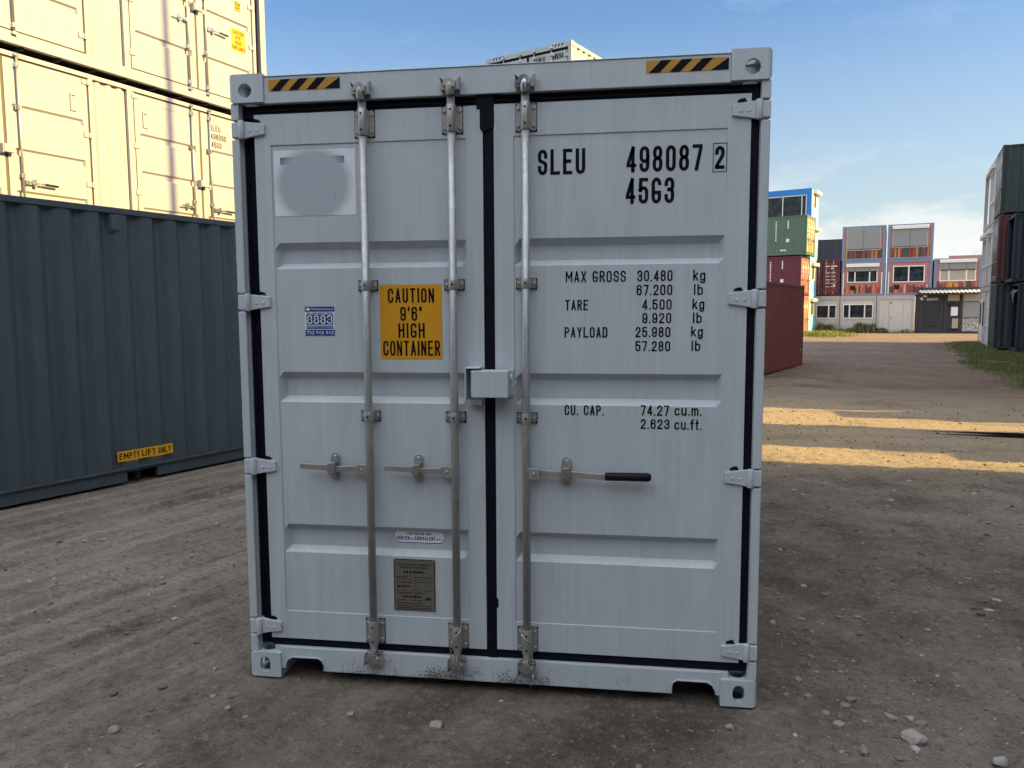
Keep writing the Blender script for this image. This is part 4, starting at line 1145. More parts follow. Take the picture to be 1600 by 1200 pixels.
# bottom row
module('grey white module with a two pane window, at the left end of the bottom row', -2.50, Z1, 2.46, H1, M_MODF, M_MODW, (.82, 2.26, 1.04, 2.08, .05, (.62,), 0), group='white office modules in the bottom far row', post=.16, beams=(.3, .18))
module('grey white module with a three pane window, right of the two pane one', 0.0, Z1, 2.46, H1, M_MODF, M_MODW, (.20, 2.27, 1.04, 2.12, .05, (.22, .72), 0), group='white office modules in the bottom far row', post=.16, beams=(.3, .18))
md = module('grey white module with a closed door, beside the charcoal kiosk', 2.50, Z1, 2.46, H1, M_MODF, M_MODW, None, group='white office modules in the bottom far row', post=.16, beams=(.3, .18))
d = MB(); d.box(.84, 1.74, .02, .049, .20, 2.24); do = d.build('door', M_MODW, md, .008)
MB().box(.80, 1.78, .035, .0495, 2.241, 2.30).box(.80, .838, .035, .0495, .2, 2.24).box(1.742, 1.78, .035, .0495, .2, 2.24).build('door_frame', M_MODF, do)
MB().box(.92, 1.02, -.02, .0195, 1.12, 1.15).build('handle', M_DARK, do)
MB().box(.86, 1.0, .0, .0195, 2.15, 2.22).build('door_closer', M_DARK, do)
for x in (.55, 1.5):
    pass
# sign plates on the two white modules
for s0 in (-2.5, 0.0):
    pass
# maroon door end and dark container at the left of the row
rt = std_container('shipping_container', 'maroon container end with pale lock rods, above the white modules', 2.438, 6.05, 2.72, M_MAR, fpos(-2.52, 0, 2.88), RF, {'front': 'doors'}, rods=(.25, .75))
s = MB()
for (a, b2, z) in ((1.42, 1.70, 2.18), (1.80, 2.22, 2.18), (1.80, 2.0, 2.03)): s.rect(a, b2, z, z + .075, .028)
for i in range(5):
    s.rect(1.42, 1.72, 1.70 - i * .26, 1.745 - i * .26, .028); s.rect(1.82, 2.12, 1.70 - i * .26, 1.745 - i * .26, .028)
s.rect(1.95, 2.12, .72, .84, .027)
s.build('identification_lettering', M_WHITE, rt, recalc=False)
nb = std_container('shipping_container', 'dark navy container end standing behind and above the maroon one', 2.9, 6.05, 2.591, M_DBLU, fpos(-2.75, 13.0, 5.60), RF, {'front': 'corr'}, corr_kw=dict(pitch=.58))
std_container('shipping_container', 'grey blue container hidden under the dark navy one', 2.9, 6.05, 2.75, M_DBLU, fpos(-2.75, 13.0, 2.84), RF, {})
std_container('shipping_container', 'brown container hidden at the foot of the dark navy stack', 2.9, 6.05, 2.66, M_BRN, fpos(-2.75, 13.0, .17), RF, {})

# charcoal kiosk with awning
def kiosk():
    LX, H = 3.95, 2.95
    root = thing('kiosk', 'charcoal container kiosk with a corrugated awning, glass door and white sign lettering', 'kiosk', fpos(5.08, 0, .13), RF)
    b = MB(); corr(b, .10, 1.75, .14, H - .16, .02, pitch=.30, depth=.03); b.build('wall', M_CHAR, root, recalc=False)
    f = MB(); f.box(0, .14, 0, .12, 0, H - .16); f.box(0, LX, 0, .12, 0, .14) ; f.box(0, LX, 0, .12, H - .16, H); f.box(1.76, 1.90, -.01, .12, .14, H - .16); f.box(2.76, 2.92, -.01, .12, .14, H - .16)
    f.box(1.90, 2.76, .0, .11, 2.20, 2.30); f.box(1.90, 2.76, 0, .11, 1.12, 1.20); f.box(1.90, 1.96, 0, .11, .14, 2.2); f.box(2.70, 2.76, 0, .11, .14, 2.2); f.build('frame', M_CHAR, root, .01)
    MB().box(.48, 1.42, -.02, .0, .50, 2.10).build('shutter_panel', paint('charcoal_panel', (.022, .024, .03), .5, .03, .05), root, .01)
    MB().box(.42, 1.48, -.015, .0, 2.101, 2.14).build('panel_trim', M_CHAR, root)
    dr = MB().box(1.961, 2.699, .05, .07, .14, 1.119).box(1.961, 2.699, .05, .07, 1.201, 2.199).build('glass_door', M_GLASS, root)
    MB().box(2.20, 2.62, .035, .049, 1.24, 1.86).build('paper_notice', M_WHITE, dr)
    MB().box(2.30, 2.68, .04, .049, .35, 1.05).build('curtain', M_BLIND, dr)
    MB().box(1.961, 2.699, .03, .10, 2.301, 2.72).build('transom_panel', M_BLIND, root)
    MB().box(2.921, LX, .03, .10, 2.25, 2.74).build('fascia_panel', M_BLIND, root)
    wn = MB().box(2.921, LX, .05, .09, 1.12, 2.20).build('window', M_SHUT, root)
    MB().box(2.921, LX, .02, .09, 1.05, 1.119).box(2.921, LX, .02, .09, 2.201, 2.249).build('window_frame', M_CHAR, wn)
    m, t, p = base_mat('speckled_stone_panel'); o = t.n('ShaderNodeTexCoord').outputs['Object']
    t.set(p, 'Base Color', t.mix(t.ramp(t.noise(o, 9.0, 5.0, .7), .45, .60), (.16, .17, .15, 1), (.55, .56, .54, 1)))
    MB().box(2.921, LX, .02, .10, .14, 1.049).build('stone_panel', m, root)
    b = MB(); b.box(0, .1, .121, 2.4, 0, H); b.box(LX - .1, LX, .121, 2.4, 0, H); b.box(.101, LX - .101, 2.3, 2.4, 0, H); b.box(.101, LX - .101, .121, 2.299, H - .08, H - .002); b.build('side_wall', M_CHAR, root)
    # awning: corrugated sheet on a sloped frame, light passing under its waves
    a = MB(); n = 90
    us = [.15 + (LX - .1) * i / n for i in range(n + 1)]
    wv = [.030 * math.sin(2 * math.pi * (u - .15) / .255) for u in us]
    for dz in (0, .012):
        i0 = [a.vert(u, -.62, H - .085 + v + dz) for u, v in zip(us, wv)]; i1 = [a.vert(u, .10, H + .13 + v + dz) for u, v in zip(us, wv)]
        for i in range(n): a.face((i0[i], i0[i + 1], i1[i + 1], i1[i]), True)
    aw = a.build('awning', paint('awning_sheet', (.62, .62, .60), .35, .03, .05), root, recalc=False)
    MB().box(.1, LX + .06, -.60, -.54, H - .19, H - .13).box(.1, LX + .06, -.02, .06, H + .16, H + .30).box(.1, .16, -.539, .0, H - .19, H - .13).box(2.0, 2.06, -.539, -.011, H - .19, H - .13).build('awning_frame', M_CHAR, aw)
    s = MB()
    font_letters(s, 'ZAM\u00d3W', .62, 1.36, 2.32, 2.56, -.012)
    s.poly([(.16, 2.56), (.28, 2.50), (.34, 2.62), (.36, 2.46), (.50, 2.45), (.37, 2.40), (.36, 2.30), (.29, 2.40)], -.012)
    s.poly([(.36, 2.66), (.50, 2.56), (.60, 2.58), (.68, 2.66), (.62, 2.70), (.54, 2.68), (.50, 2.72)], -.012)
    MB().box(.10, 1.55, -.008, .004, 2.24, 2.76).build('sign_board', M_CHAR, root)
    s.build('sign_lettering', M_WHITE, root, recalc=False)
kiosk()

# ------------------------------------------------------------------ right hand stack
PS = Vector((17.645, 32.202, 0)); RS = R(-19.0); DS = Vector((math.cos(RS), math.sin(RS), 0)); NS = Vector((-DS.y, DS.x, 0))
def spos(s, off=0.0, z=0.0):
    p = PS + NS * s + DS * off; return (p.x, p.y, z)
std_container('shipping_container', 'dark green container on top of the right hand stack', 6.058, 2.438, 2.85, M_DGRN, spos(0, 0, 5.83), RS, {'left': 'doors'}, 'dark containers at the right edge', end_mat=M_MODF)
std_container('shipping_container', 'brown red container under the dark green one', 6.058, 2.438, 2.85, M_BRN, spos(0, 0, 2.95), RS, {'left': 'doors'}, 'dark containers at the right edge')
std_container('shipping_container', 'weathered dark container at ground level under the brown red one', 6.058, 2.438, 2.85, M_DGRN, spos(0, 0, .08), RS, {'left': 'corr'}, 'dark containers at the right edge')
def open_end(label, z, off, H):
    rt = std_container('shipping_container', label, 12.19, 2.40, H, M_DBLU, spos(-2.50, off, z), RS, {'left': 'open'}, 'dark containers at the right edge')
    return rt
o1 = open_end('dark blue container with an open end at the right edge, at ground level', .05, .55, 2.80)
o2 = open_end('dark blue container with an open end at the right edge, one level up', 2.87, .30, 2.70)
b = MB(); b.tube([(0.0, .5, 2.5), (-.03, .9, 2.45), (-.04, 1.2, 2.3), (-.02, 1.35, 2.05)], .03, 6); b.tube([(0, 1.5, 2.55), (-.03, 1.9, 2.42), (-.02, 2.1, 2.35)], .025, 6); b.build('torn_strap', M_PVC, o1)
def end_module(label, s, z, wd, H, kind):
    LX = 6.05
    root = thing('office_module', label, 'office module', spos(s, 0, z), RS, 'white modules seen end on at the right')
    T, LW = facers(LX, wd)['left']
    f = MB()
    for x0 in (0, LX - .16):
        for y0 in (0, wd - .16): f.box(x0, x0 + .16, y0, y0 + .16, .16, H - .2)
    f.box(0, LX, 0, wd, H - .2, H); f.box(0, LX, 0, wd, 0, .16); f.build('frame', M_MODF, root, .01)
    if kind == 'open':
        MB().box(LX * .5, LX * .5 + .1, .16, wd - .16, .16, H - .2).build('wall_panel', M_MODW, root); return
    w_ = MB(); w_.box(.05, .12, .161, wd - .161, .16, H - .2); w_.box(.161, LX - .161, .05, .12, .16, H - .2); w_.box(.161, LX - .161, wd - .12, wd - .05, .16, H - .2); w_.box(LX - .12, LX - .05, .161, wd - .161, .16, H - .2); w_.build('wall_panel', M_MODW, root)
    if kind in ('window', 'blue'):
        a, e, zb, zt = .5, wd - .5, .95, H - .45
        fr = MB(T); fr.box(a, e, -.02, .0495, zt - .07, zt); fr.box(a, e, -.02, .0495, zb, zb + .07); fr.box(a, a + .07, -.02, .0495, zb + .07, zt - .07); fr.box(e - .07, e, -.02, .0495, zb + .07, zt - .07); fr.box((a + e) / 2 - .04, (a + e) / 2 + .04, -.02, .0495, zb + .07, zt - .07)
        wn = fr.build('window', M_PVC, root)
        MB(T).box(a + .071, e - .071, .02, .049, zb + .071, zt - .071).build('pane', M_GLASS, wn)
        MB(T).box(a - .1, e + .1, -.16, .049, zt + .002, zt + .20).build('shutter_box', M_PVC, root, .02)
    if kind == 'door':
        dd = MB(T).box(.6, 1.55, .0, .049, .17, 2.25).build('door', M_PVC, root, .01)
        MB(T).box(.75, 1.40, -.012, -.001, 1.0, 2.05).build('pane', M_GLASS, dd)
        MB(T).box(1.8, wd - .2, .02, .049, .9, 2.1).build('window', M_GLASS, root)
    if kind == 'panel':
        q = MB(T)
        for zz in (.95, 1.85): q.box(.2, wd - .2, .02, .049, zz, zz + .06)
        q.box(wd / 2 - .03, wd / 2 + .03, .025, .0488, .2, H - .25); q.build('panel_trim', M_PVC, root)
end_module('grey panelled module end beside the dark container, ground level', 2.50, .05, 2.44, 2.82, 'panel')
end_module('white module end with a window, one level up beside the brown red container', 2.50, 2.90, 2.44, 2.82, 'window')
end_module('white module end with a blue tinted window on top beside the dark green container', 2.50, 5.75, 2.44, 2.90, 'blue')
end_module('white module end with a door at ground level, farther along the right hand row', 5.0, .08, 3.0, 2.82, 'door')
end_module('white module end with a shutter box, one level up, farther along the right hand row', 5.0, 2.92, 3.0, 2.82, 'window')
end_module('open white frame module without an end wall, top of the right hand row', 5.0, 5.77, 3.0, 2.85, 'open')

# ------------------------------------------------------------------ what shades the yard (beyond the right edge of the photo)
def shade(label, L, wd, loc, rz, mat):
    return std_container('shipping_container', label, L, wd, 2.896, mat, loc, rz, {}, 'containers beyond the right edge')
LVN = ('ground level', 'second level', 'third level', 'top level')
for k in range(4):
    z = 2.9 * k
    shade('dark blue container beyond the right edge beside the camera, ' + LVN[k], 12.19, 2.438, (12.8, -7.5, z), R(90), M_DBLU)
    shade('maroon container beyond the right edge behind the camera, ' + LVN[k], 12.19, 2.438, (12.8, -19.6, z), R(90), M_MAR)
    shade('green container beyond the right edge between two sunlit gaps, ' + LVN[k], 6.058, 2.1, (10.3, 6.18, z), R(-8.5), M_GRN)
    shade('grey blue container beyond the right edge after the gaps, ' + LVN[k], 12.19, 2.438, (12.7, 10.1, z), R(66), M_NAVY)
    shade('brown container beyond the right edge before the dark stack, ' + LVN[k], 7.1, 2.438, (18.0, 21.5, z), R(66), M_BRN)
for k in range(3):
    shade('slate container in the row behind the photographer, ' + LVN[k], 12.19, 2.438, (-7.5, -14.2, 2.9 * k), R(3), M_DGRN)
    shade('rust container in the row behind the photographer, ' + LVN[k], 12.19, 2.438, (-20.2, -14.9, 2.9 * k), R(3), M_RED)
for k, (x, y, lx, ly, h) in enumerate(((10.5, 5.68, 2.0, .42, 2.7), (10.5, 9.35, 2.0, .85, 2.9))):  # unseen blocks added to cut the sunlit bands short
    o = MB().box(0, lx, 0, ly, 0, h).build('shadow_block', M_CONC, None, .03)
    o.location = (x, y, 0); tag(o, ('low unseen block added beyond the right edge to shade the nearer gap', 'tall unseen block added beyond the right edge to shade the farther gap')[k], 'concrete block')
lp = thing('lamp_post', 'tall steel lamp post beyond the right edge of the yard', 'lamp post', (9.7, 7.85, 0))
MB().tube([(0, 0, 0), (0, 0, 7), (0, 0, 17.6)], [.11, .09, .07], 14).box(-.2, .2, -.2, .2, 0, .04).build('pole', M_STEEL, lp)
for sg in (-1, 1):
    b = MB(); b.box(-.16, .16, sg * .45 - .28, sg * .45 + .28, 17.55, 17.72); b.box(-.03, .03, min(0, sg * .17), max(0, sg * .17), 17.6, 17.66); b.build('lamp_head', M_STEEL, lp)

# ------------------------------------------------------------------ ground
def vnoise(x, y, seed=0):
    xi = np.floor(x).astype(np.int64); yi = np.floor(y).astype(np.int64); xf = x - xi; yf = y - yi
    def h(a, b):
        n = (a * 374761393 + b * 668265263 + seed * 974634777) & 0x7fffffff
        n = ((n ^ (n >> 13)) * 1274126177) & 0x7fffffff
        return ((n ^ (n >> 16)) & 0xffff) / 65535.0
    u = xf * xf * (3 - 2 * xf); v = yf * yf * (3 - 2 * yf)
    return (h(xi, yi) * (1 - u) + h(xi + 1, yi) * u) * (1 - v) + (h(xi, yi + 1) * (1 - u) + h(xi + 1, yi + 1) * u) * v
def fbm(x, y, o=4, seed=0):
    s = 0; a = .5
    for k in range(o): s = s + a * vnoise(x * 2 ** k, y * 2 ** k, seed + k); a *= .5
    return s
TRK = (-0.75, -1.30, -2.45, -3.0, 0.3)
def ground_h(x, y):
    x = np.asarray(x, float); y = np.asarray(y, float)
    far = np.clip((y - 14) / 40, 0, 1) * .13
    near = np.clip(1 - np.hypot(np.maximum(np.abs(x - 2) - 9, 0), np.maximum(np.abs(y - 3) - 14, 0)) / 8, 0, 1)
    z = (fbm(x * .9, y * .9, 4, 3) - .47) * .05 + (fbm(x * 6, y * 6, 3, 9) - .44) * .022
    d = x * D0.y - y * D0.x + 2.2
    l = x * D0.x + y * D0.y
    wob = .10 * np.sin(l * .6)
    for c in TRK:
        q = np.abs(d - c - wob); z = z - (.016 - .0045 * np.sin(l * 68 + 9 * (d - c))) * np.exp(-(q / .11) ** 4) + .010 * np.exp(-((q - .17) / .05) ** 2)
    nn = fbm(x * 15, y * 15, 3, 31); z = z + (nn - .44) * .020 + np.clip(vnoise(x * 24, y * 24, 61) - .66, 0, 1) * .040
    foot = np.clip(np.maximum(np.abs(x - 1.22) - 1.3, np.maximum(-y - .05, y - 12.4)) / .35, 0, 1)   # level under the grey container
    sx = (x - A0.x) * D0.x + (y - A0.y) * D0.y; sy = -(x - A0.x) * D0.y + (y - A0.y) * D0.x
    foot2 = np.clip(np.maximum(np.maximum(-sx - 2.7, sx - 3.5), np.maximum(-sy - .05, sy - 2.5)) / .3, 0, 1)
    pud = np.exp(-((y - (8.30 - .10 * (x - 6))) / .55) ** 2) * np.clip((x - 5.2) / .8, 0, 1) * np.clip((10.6 - x) / .8, 0, 1); z = z * (1 - pud) - pud * .0
    z = z * near * np.minimum(.10 + .90 * foot, .10 + .9 * foot2) - .012
    return z + far
def axis(a, b, fine0, fine1, step, g=1.12):
    v = list(np.arange(fine0, fine1 + 1e-6, step)); s = step
    while v[-1] < b: s *= g; v.append(v[-1] + s)
    s = step; lo = [fine0]
    while lo[-1] > a: s *= g; lo.append(lo[-1] - s)
    return np.array(lo[:0:-1] + v)
xs = axis(-420, 420, -4.6, 6.6, .026, 1.10); ys = axis(-300, 520, -2.6, 7.0, .026, 1.10)
XX, YY = np.meshgrid(xs, ys); ZZ = ground_h(XX, YY)
verts = np.stack([XX.ravel(), YY.ravel(), ZZ.ravel()], 1)
nx, ny = len(xs), len(ys)
ii = (np.arange(ny - 1)[:, None] * nx + np.arange(nx - 1)[None, :]).ravel()
quads = np.stack([ii, ii + 1, ii + nx + 1, ii + nx], 1)
me = bpy.data.meshes.new('ground')
me.vertices.add(len(verts)); me.vertices.foreach_set('co', verts.astype(np.float32).ravel())
me.loops.add(quads.size); me.loops.foreach_set('vertex_index', quads.astype(np.int32).ravel())
me.polygons.add(len(quads)); me.polygons.foreach_set('loop_start', np.arange(0, quads.size, 4, dtype=np.int32)); me.polygons.foreach_set('loop_total', np.full(len(quads), 4, dtype=np.int32))
me.polygons.foreach_set('use_smooth', np.ones(len(quads), bool)); me.update(calc_edges=True)
gr = bpy.data.objects.new('ground', me); COL.objects.link(gr); struct(gr)
m, t, p = base_mat('packed_dirt')
o = t.n('ShaderNodeTexCoord').outputs['Object']
sep = t.n('ShaderNodeSeparateXYZ', {0: o})
n1 = t.noise(o, .42, 6.0, .62); n2 = t.noise(o, 2.3, 7.0, .68); n3 = t.noise(o, 22.0, 6.0, .7); n4 = t.noise(o, 95.0, 5.0, .75)
rotz = -RZ0
tr = t.mapping(o, (1, 1, 1), (0, 0, rotz))                        # x runs along the tyre tracks
trs = t.noise(t.mapping(tr, (.35, 5.0, 1)), 1.0, 6.0, .6)
c = t.mix(t.ramp(n2, .32, .70), (.090, .072, .056, 1), (.255, .213, .168, 1))
c = t.mix(t.math('MULTIPLY', t.ramp(n1, .46, .66), .7), c, (.28, .245, .205, 1))
c = t.mix(t.math('MULTIPLY', t.ramp(t.noise(o, .8, 6.0, .68), .49, .66), .75), c, (.062, .045, .034, 1))
left = t.ramp(sep.outputs[0], 1.2, -1.0)
c = t.mix(t.math('MULTIPLY', t.math('MULTIPLY', t.ramp(trs, .42, .66), left), .80), c, (.36, .315, .262, 1))
farr = t.math('MULTIPLY', t.ramp(sep.outputs[1], 5.0, 16.0), t.ramp(t.noise(t.mapping(o, (.25, 1.1, 1)), 1.0, 5.0, .6), .36, .62))
c = t.mix(t.math('MULTIPLY', farr, .75), c, (.205, .122, .088, 1))
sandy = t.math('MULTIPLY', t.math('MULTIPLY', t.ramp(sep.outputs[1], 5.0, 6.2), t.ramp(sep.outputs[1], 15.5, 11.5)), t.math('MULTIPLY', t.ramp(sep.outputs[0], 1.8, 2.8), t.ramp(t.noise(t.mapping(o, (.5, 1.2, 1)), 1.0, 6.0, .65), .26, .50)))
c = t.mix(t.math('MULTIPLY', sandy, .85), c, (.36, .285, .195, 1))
c = t.mix(t.math('MULTIPLY', t.ramp(n3, .55, .70), .60), c, (.36, .325, .28, 1))
c = t.mix(t.math('MULTIPLY', t.ramp(n3, .46, .32), .70), c, (.055, .042, .032, 1))
c = t.mix(t.math('MULTIPLY', t.ramp(n4, .56, .70), .55), c, (.40, .36, .31, 1))
c = t.mix(t.math('MULTIPLY', t.ramp(n4, .46, .34), .60), c, (.04, .032, .025, 1))
def pebbles(scale, lo):
    wob = t.n('ShaderNodeVectorMath', {0: o, 1: t.n('ShaderNodeVectorMath', {0: t.n('ShaderNodeTexNoise', {'Vector': o, 'Scale': scale * 1.3, 'Detail': 2.0}).outputs[1], 'Scale': .6 / scale}, operation='SCALE').outputs[0]}, operation='ADD').outputs[0]
    vo = t.n('ShaderNodeTexVoronoi', {'Vector': wob, 'Scale': scale, 'Randomness': 1.0})
    cs = t.n('ShaderNodeSeparateColor', {0: vo.outputs['Color']})
    r_ = t.math('MULTIPLY', cs.outputs[1], .30)
    on = t.math('MULTIPLY', t.ramp(t.math('SUBTRACT', r_, vo.outputs['Distance']), -.02, .03), t.ramp(cs.outputs[0], lo, lo + .04))
    return on, cs.outputs[2]
pa, ta = pebbles(38.0, .55); pb, tb_ = pebbles(95.0, .40)
pc, tcc = pebbles(190.0, .30)
peb = t.math('MAXIMUM', t.math('MAXIMUM', pa, pb), t.math('MULTIPLY', pc, .85))
tone = t.mix(pa, t.mix(pb, tcc, tb_), ta)
pcol = t.mix(tone, (.075, .058, .045, 1), (.36, .325, .28, 1))
c = t.mix(t.math('MULTIPLY', peb, .8), c, pcol)
t.set(p, 'Base Color', c); p.inputs['Roughness'].default_value = .92; p.inputs['Specular IOR Level'].default_value = .2
wv = t.n('ShaderNodeTexWave', {'Vector': tr, 'Scale': 4.6, 'Distortion': 2.2, 'Detail': 3.0, 'Detail Scale': 1.5}, bands_direction='X')
h = t.math('ADD', t.math('MULTIPLY', n3, .55), t.math('MULTIPLY', n4, .30))
h = t.math('ADD', h, t.math('MULTIPLY', peb, .35))
h = t.math('ADD', h, t.math('MULTIPLY', t.math('MULTIPLY', wv.outputs[1], t.math('MULTIPLY', t.ramp(trs, .48, .62), left)), .30))
b1 = t.n('ShaderNodeBump', {'Height': h, 'Strength': 1.0, 'Distance': .034})
b2_ = t.n('ShaderNodeBump', {'Height': t.noise(o, 7.0, 7.0, .70), 'Strength': .75, 'Distance': .07, 'Normal': b1.outputs[0]})
t.set(p, 'Normal', b2_.outputs[0])
me.materials.append(m)

pu = MB(); pp = [(5.95, 8.52), (6.5, 8.46), (7.2, 8.44), (8.6, 8.30), (9.6, 8.18), (9.6, 7.72), (8.4, 7.86), (7.4, 8.12), (6.8, 8.30), (6.3, 8.44)]  # puddle whose dark reflection is painted as flat matte black
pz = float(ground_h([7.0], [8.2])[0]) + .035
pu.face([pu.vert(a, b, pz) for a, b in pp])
pm, t, p = base_mat('painted_reflection'); p.inputs['Base Color'].default_value = (.008, .007, .006, 1); p.inputs['Roughness'].default_value = .5; p.inputs['Specular IOR Level'].default_value = .0
struct(pu.build('dark_puddle', pm, None, recalc=False))

# loose stones --------------------------------------------------------------
def island_mat(name, a, b, rough=.85):
    m, t, p = base_mat(name)
    g = t.n('ShaderNodeNewGeometry').outputs['Random Per Island']; o = t.n('ShaderNodeTexCoord').outputs['Object']
    c = t.mix(g, c4(a), c4(b))
    if name == 'loose_stone':
        r = t.n('ShaderNodeValToRGB', {'Fac': g}); cr = r.color_ramp
        pal = [(0, (.085, .066, .05)), (.55, (.20, .162, .122)), (.84, (.26, .225, .185)), (1.0, (.36, .33, .29))]
        while len(cr.elements) < len(pal): cr.elements.new(.5)
        for e, (q, cc) in zip(cr.elements, pal): e.position = q; e.color = c4(cc)
        c = r.outputs[0]
    f = t.math('ADD', t.math('MULTIPLY', t.noise(o, 40.0, 4.0), .6), .7)
    t.set(p, 'Base Color', t.n('ShaderNodeHueSaturation', {'Color': c, 'Value': f}).outputs[0]); p.inputs['Roughness'].default_value = rough
    return m
M_STONE = island_mat('loose_stone', (.13, .11, .09), (.46, .42, .37))
ICO = bmesh.new(); bmesh.ops.create_icosphere(ICO, subdivisions=1, radius=1.0)
ICV = [v.co.copy() for v in ICO.verts]; ICF = [[v.index for v in f.verts] for f in ICO.faces]; ICO.free()
rng = random.Random(3)
def blocked(x, y):
    if -.02 < x < 2.46 and -.02 < y < 12.3: return True
    sx = (x - A0.x) * D0.x + (y - A0.y) * D0.y; sy = -(x - A0.x) * D0.y + (y - A0.y) * D0.x
    return -2.7 < sx < 3.6 and -.02 < sy < 2.5
def stone(mb, x, y, z, r, rg):
    a = rg.uniform(0, 6.28); ex = (r * rg.uniform(.8, 1.3), r * rg.uniform(.6, 1.0), r * rg.uniform(.4, .7)); base = len(mb.v); ca, sa = math.cos(a), math.sin(a)
    for v in ICV:
        k = rg.uniform(.78, 1.18); px, py, pz = v.x * ex[0] * k, v.y * ex[1] * k, v.z * ex[2] * k
        mb.v.append((x + px * ca - py * sa, y + px * sa + py * ca, z + pz + ex[2] * .25))
    for f in ICF: mb.face([base + i for i in f])
nr = np.random.default_rng(5)
def sample(n, fx, keep):
    out = []
    tot = 0
    while tot < n:
        x, y = fx(20000); k = keep(x, y); out.append(np.stack([x[k], y[k]], 1)); tot += int(k.sum())
    return np.concatenate(out)[:n]
def fx_gravel(n):
    y = -2.6 + nr.random(n) ** 1.6 * 15; x = np.where(y < 4, nr.uniform(-4.5, 7.5, n), nr.uniform(-1.5, 11, n)); return x, y
def keep_gravel(x, y):
    sx = (x - A0.x) * D0.x + (y - A0.y) * D0.y; sy = -(x - A0.x) * D0.y + (y - A0.y) * D0.x
    blk = ((x > -.02) & (x < 2.46) & (y > -.02) & (y < 12.3)) | ((sx > -2.7) & (sx < 3.6) & (sy > -.02) & (sy < 2.5))
    d = fbm(x * 1.3, y * 1.3, 3, 21) * 1.5 - .30 + np.where(x > 2.4, .25, 0.0) + np.where((x > 2.7) & (y < .5), .35, 0.0)
    return ~blk & (nr.random(len(x)) < d)
pts = [tuple(q) for q in sample(19000, fx_gravel, keep_gravel)]
hz = ground_h([q[0] for q in pts], [q[1] for q in pts])
g = MB()
for (x, y), z in zip(pts, hz): stone(g, x, y, float(z), min(.024, .0042 * (rng.random() ** -.50)) * ((1.3 if y < .5 else 1.1) if x > 2.6 else .9), rng)
gv = g.build('gravel', M_STONE, None, recalc=False); struct(gv, 'stuff'); gv['label'] = 'small loose stones scattered over the dirt yard'; 

# larger rocks one can count: pixel of the photo -> place in the yard
ROCKS = [((3.049, -.155), .085, 'large pale grey rock at the lower right corner'), ((2.80, .42), .03, 'flat pale stone in front of the right corner block'), ((2.30, -.17), .035, 'brown stone below the right corner of the grey container'),
         ((3.33, -.30), .055, 'grey stone beside the large pale rock'), ((3.10, .02), .040, 'small angular stone behind the large pale rock'), ((.62, -.28), .035, 'pale flat stone in front of the container on the left'),
         ((-.22, .06), .030, 'grey stone just left of the near left corner block'), ((.05, -.32), .030, 'white grey stone at the lower left'), ((-.35, -.55), .05, 'round half buried stone in the lower left tyre track'), ((2.9, .95), .028, 'dark stone right of the container side'), ((1.02, -.32), .06, 'broad flat stone in the lower middle foreground')]
def rock_mesh(r, seed):
    rg = random.Random(seed); bm = bmesh.new(); bmesh.ops.create_icosphere(bm, subdivisions=2, radius=1.0)
    cuts = [Vector((rg.gauss(0, 1), rg.gauss(0, 1), rg.gauss(0, 1))).normalized() for _ in range(9)]
    for v in bm.verts:
        for c_ in cuts:
            d_ = v.co.dot(c_)
            if d_ > .62: v.co -= c_ * (d_ - .62)
        v.co = Vector((v.co.x * r * .72, v.co.y * r * .55, v.co.z * r * .42)) * rg.uniform(.97, 1.03)
    me = bpy.data.meshes.new('rock'); bm.to_mesh(me); bm.free(); me.materials.append(flat('rock_grey', (.27, .25, .23), .9, 0, .2, 25)); return me
for i, ((x, y), r, lab) in enumerate(ROCKS):
    o = bpy.data.objects.new('rock', rock_mesh(r, i + 5)); COL.objects.link(o)
    o.location = (x, y, float(ground_h([x], [y])[0]) + r * .12); o.rotation_euler = (0, 0, i * 1.3); tag(o, lab, 'rock', 'loose rocks in the yard')

# grass and weeds -------------------------------------------------------------
def blades(name, label, xy, k, hmin, hmax, col_a, col_b, wd, seed):
    r = np.random.default_rng(seed); n = len(xy); x, y = xy[:, 0], xy[:, 1]; z = ground_h(x, y)
    h = r.uniform(hmin, hmax, n) * k; a = r.uniform(0, 6.28, n); ln = r.uniform(.1, .55, n) * h; w2 = wd * r.uniform(.6, 1.2, n) * .5
    dx, dy = np.cos(a), np.sin(a); px, py = -dy * w2, dx * w2
    V = np.stack([np.stack([x - px, y - py, z - .01], 1), np.stack([x + px, y + py, z - .01], 1),
                  np.stack([x + px * .8 + dx * ln * .35, y + py * .8 + dy * ln * .35, z + h * .6], 1), np.stack([x - px * .8 + dx * ln * .35, y - py * .8 + dy * ln * .35, z + h * .6], 1),
                  np.stack([x + dx * ln, y + dy * ln, z + h], 1)], 1).reshape(-1, 3)
    F = []
    for i in range(n): b = i * 5; F.append((b, b + 1, b + 2, b + 3)); F.append((b + 3, b + 2, b + 4))
    me = bpy.data.meshes.new(name); me.from_pydata(V.tolist(), [], F); me.materials.append(island_mat(name + '_green', col_a, col_b, .7)); me.update()
    o = bpy.data.objects.new(name, me); COL.objects.link(o); struct(o, 'stuff'); o['label'] = label
    return o
def fx_near(n):
    y = nr.uniform(14, 40, n); return np.interp(y, [14, 20, 27, 33, 44], [10.2, 11.8, 13.8, 16.3, 20.0]) + np.abs(nr.normal(0, 1.6, n)) * np.where(nr.random(n) < .5, 1, 2.2), y
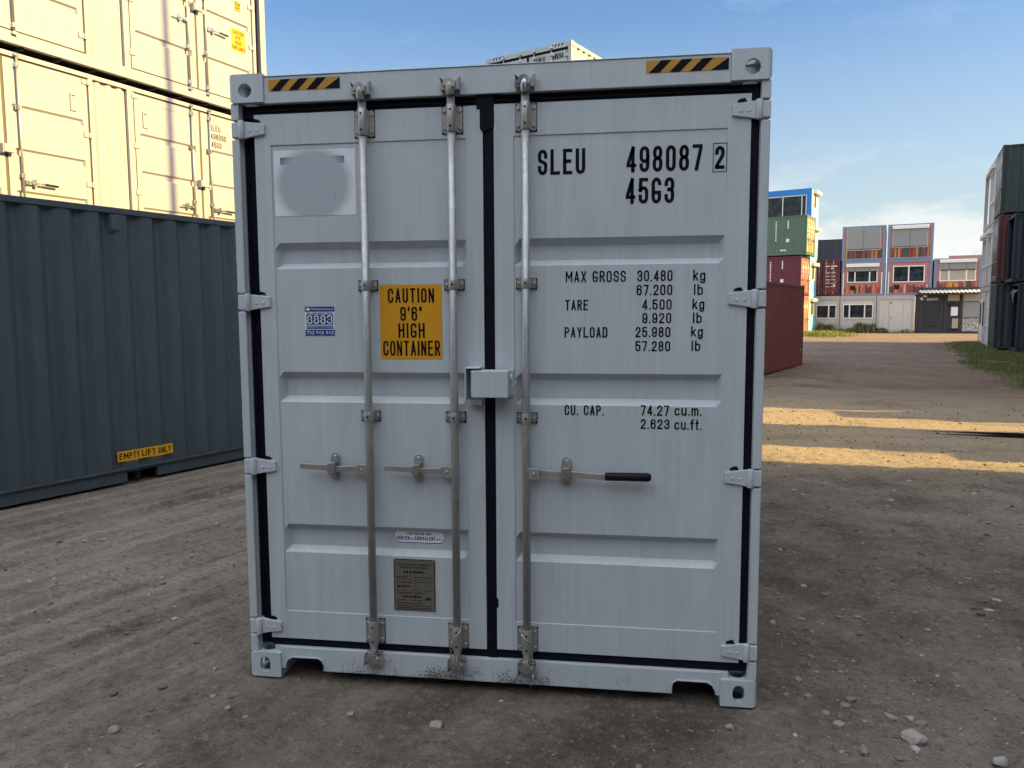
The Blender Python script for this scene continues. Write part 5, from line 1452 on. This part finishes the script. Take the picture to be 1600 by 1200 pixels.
def keep_near(x, y):
    xl = np.interp(y, [14, 20, 27, 33, 44], [10.5, 12.1, 14.1, 16.6, 20.2]) + 1.6 * (fbm(y * .5, y * 0 + 3.0, 3, 77) - .5)
    xr = np.where(y < 30.5, 8.8 + (y - 8) * .47, 17.6 + (y - 32) * .345)
    return (x > xl) & (x < xr) & (nr.random(len(x)) < (fbm(x * .9, y * .9, 4, 33) * 2.6 - .75) * np.clip((x - xl) / 2.6, .08, 1))
def fx_foot(n):
    a = nr.uniform(-3, 8, n); off = -np.abs(nr.normal(0, .8, n)) + .1
    return PS.x + NS.x * a + DS.x * off, PS.y + NS.y * a + DS.y * off
keep_foot = lambda x, y: nr.random(len(x)) < fbm(x * .8, y * .8, 3, 33) * 2.2 - .45
xy = np.concatenate([sample(42000, fx_near, keep_near), sample(9000, fx_foot, keep_foot)])
blades('grass', 'short green grass along the foot of the right hand stack', xy, .4 + .45 * fbm(xy[:, 0] * .7, xy[:, 1] * .7, 3, 51), .03, .22, (.05, .085, .016), (.17, .19, .06), .011, 4)
# weeds grow in clumps of uneven height
def fx_weed(n):
    a = nr.uniform(-2.6, 5.0, n); b = -np.abs(nr.normal(0, .40, n)) - .05
    return PF.x + DF.x * a + NF.x * b, PF.y + DF.y * a + NF.y * b
xy = sample(12000, fx_weed, lambda x, y: nr.random(len(x)) < fbm(x * 2.0, y * 2.0, 3, 43) * 3.0 - .75)
al = (xy[:, 0] - PF.x) * DF.x + (xy[:, 1] - PF.y) * DF.y
kk = np.clip(.15 + 1.9 * (fbm(al * 1.1, al * 0 + 2.0, 3, 41) - .22), .12, 1.2) * np.where(al < 2.4, 1.0, .5) * (.5 + .9 * fbm(xy[:, 0] * 5, xy[:, 1] * 5, 2, 47))
blades('weeds', 'tall weeds along the foot of the white far modules', xy, kk, .35, 1.25, (.05, .065, .02), (.20, .17, .075), .032, 6)
n = 3600
xy = np.stack([PG.x + DG.x * (1.0 + nr.normal(0, .8, n)) + EG.x * 1.0, PG.y + EG.y * (1.0 + nr.normal(0, 1.0, n)) + DG.y * nr.normal(1, .5, n)], 1)
blades('sunlit_grass', 'yellow green grass tuft at the sunny end of the stack', xy, np.ones(n), .10, .42, (.10, .14, .02), (.24, .25, .05), .025, 8)
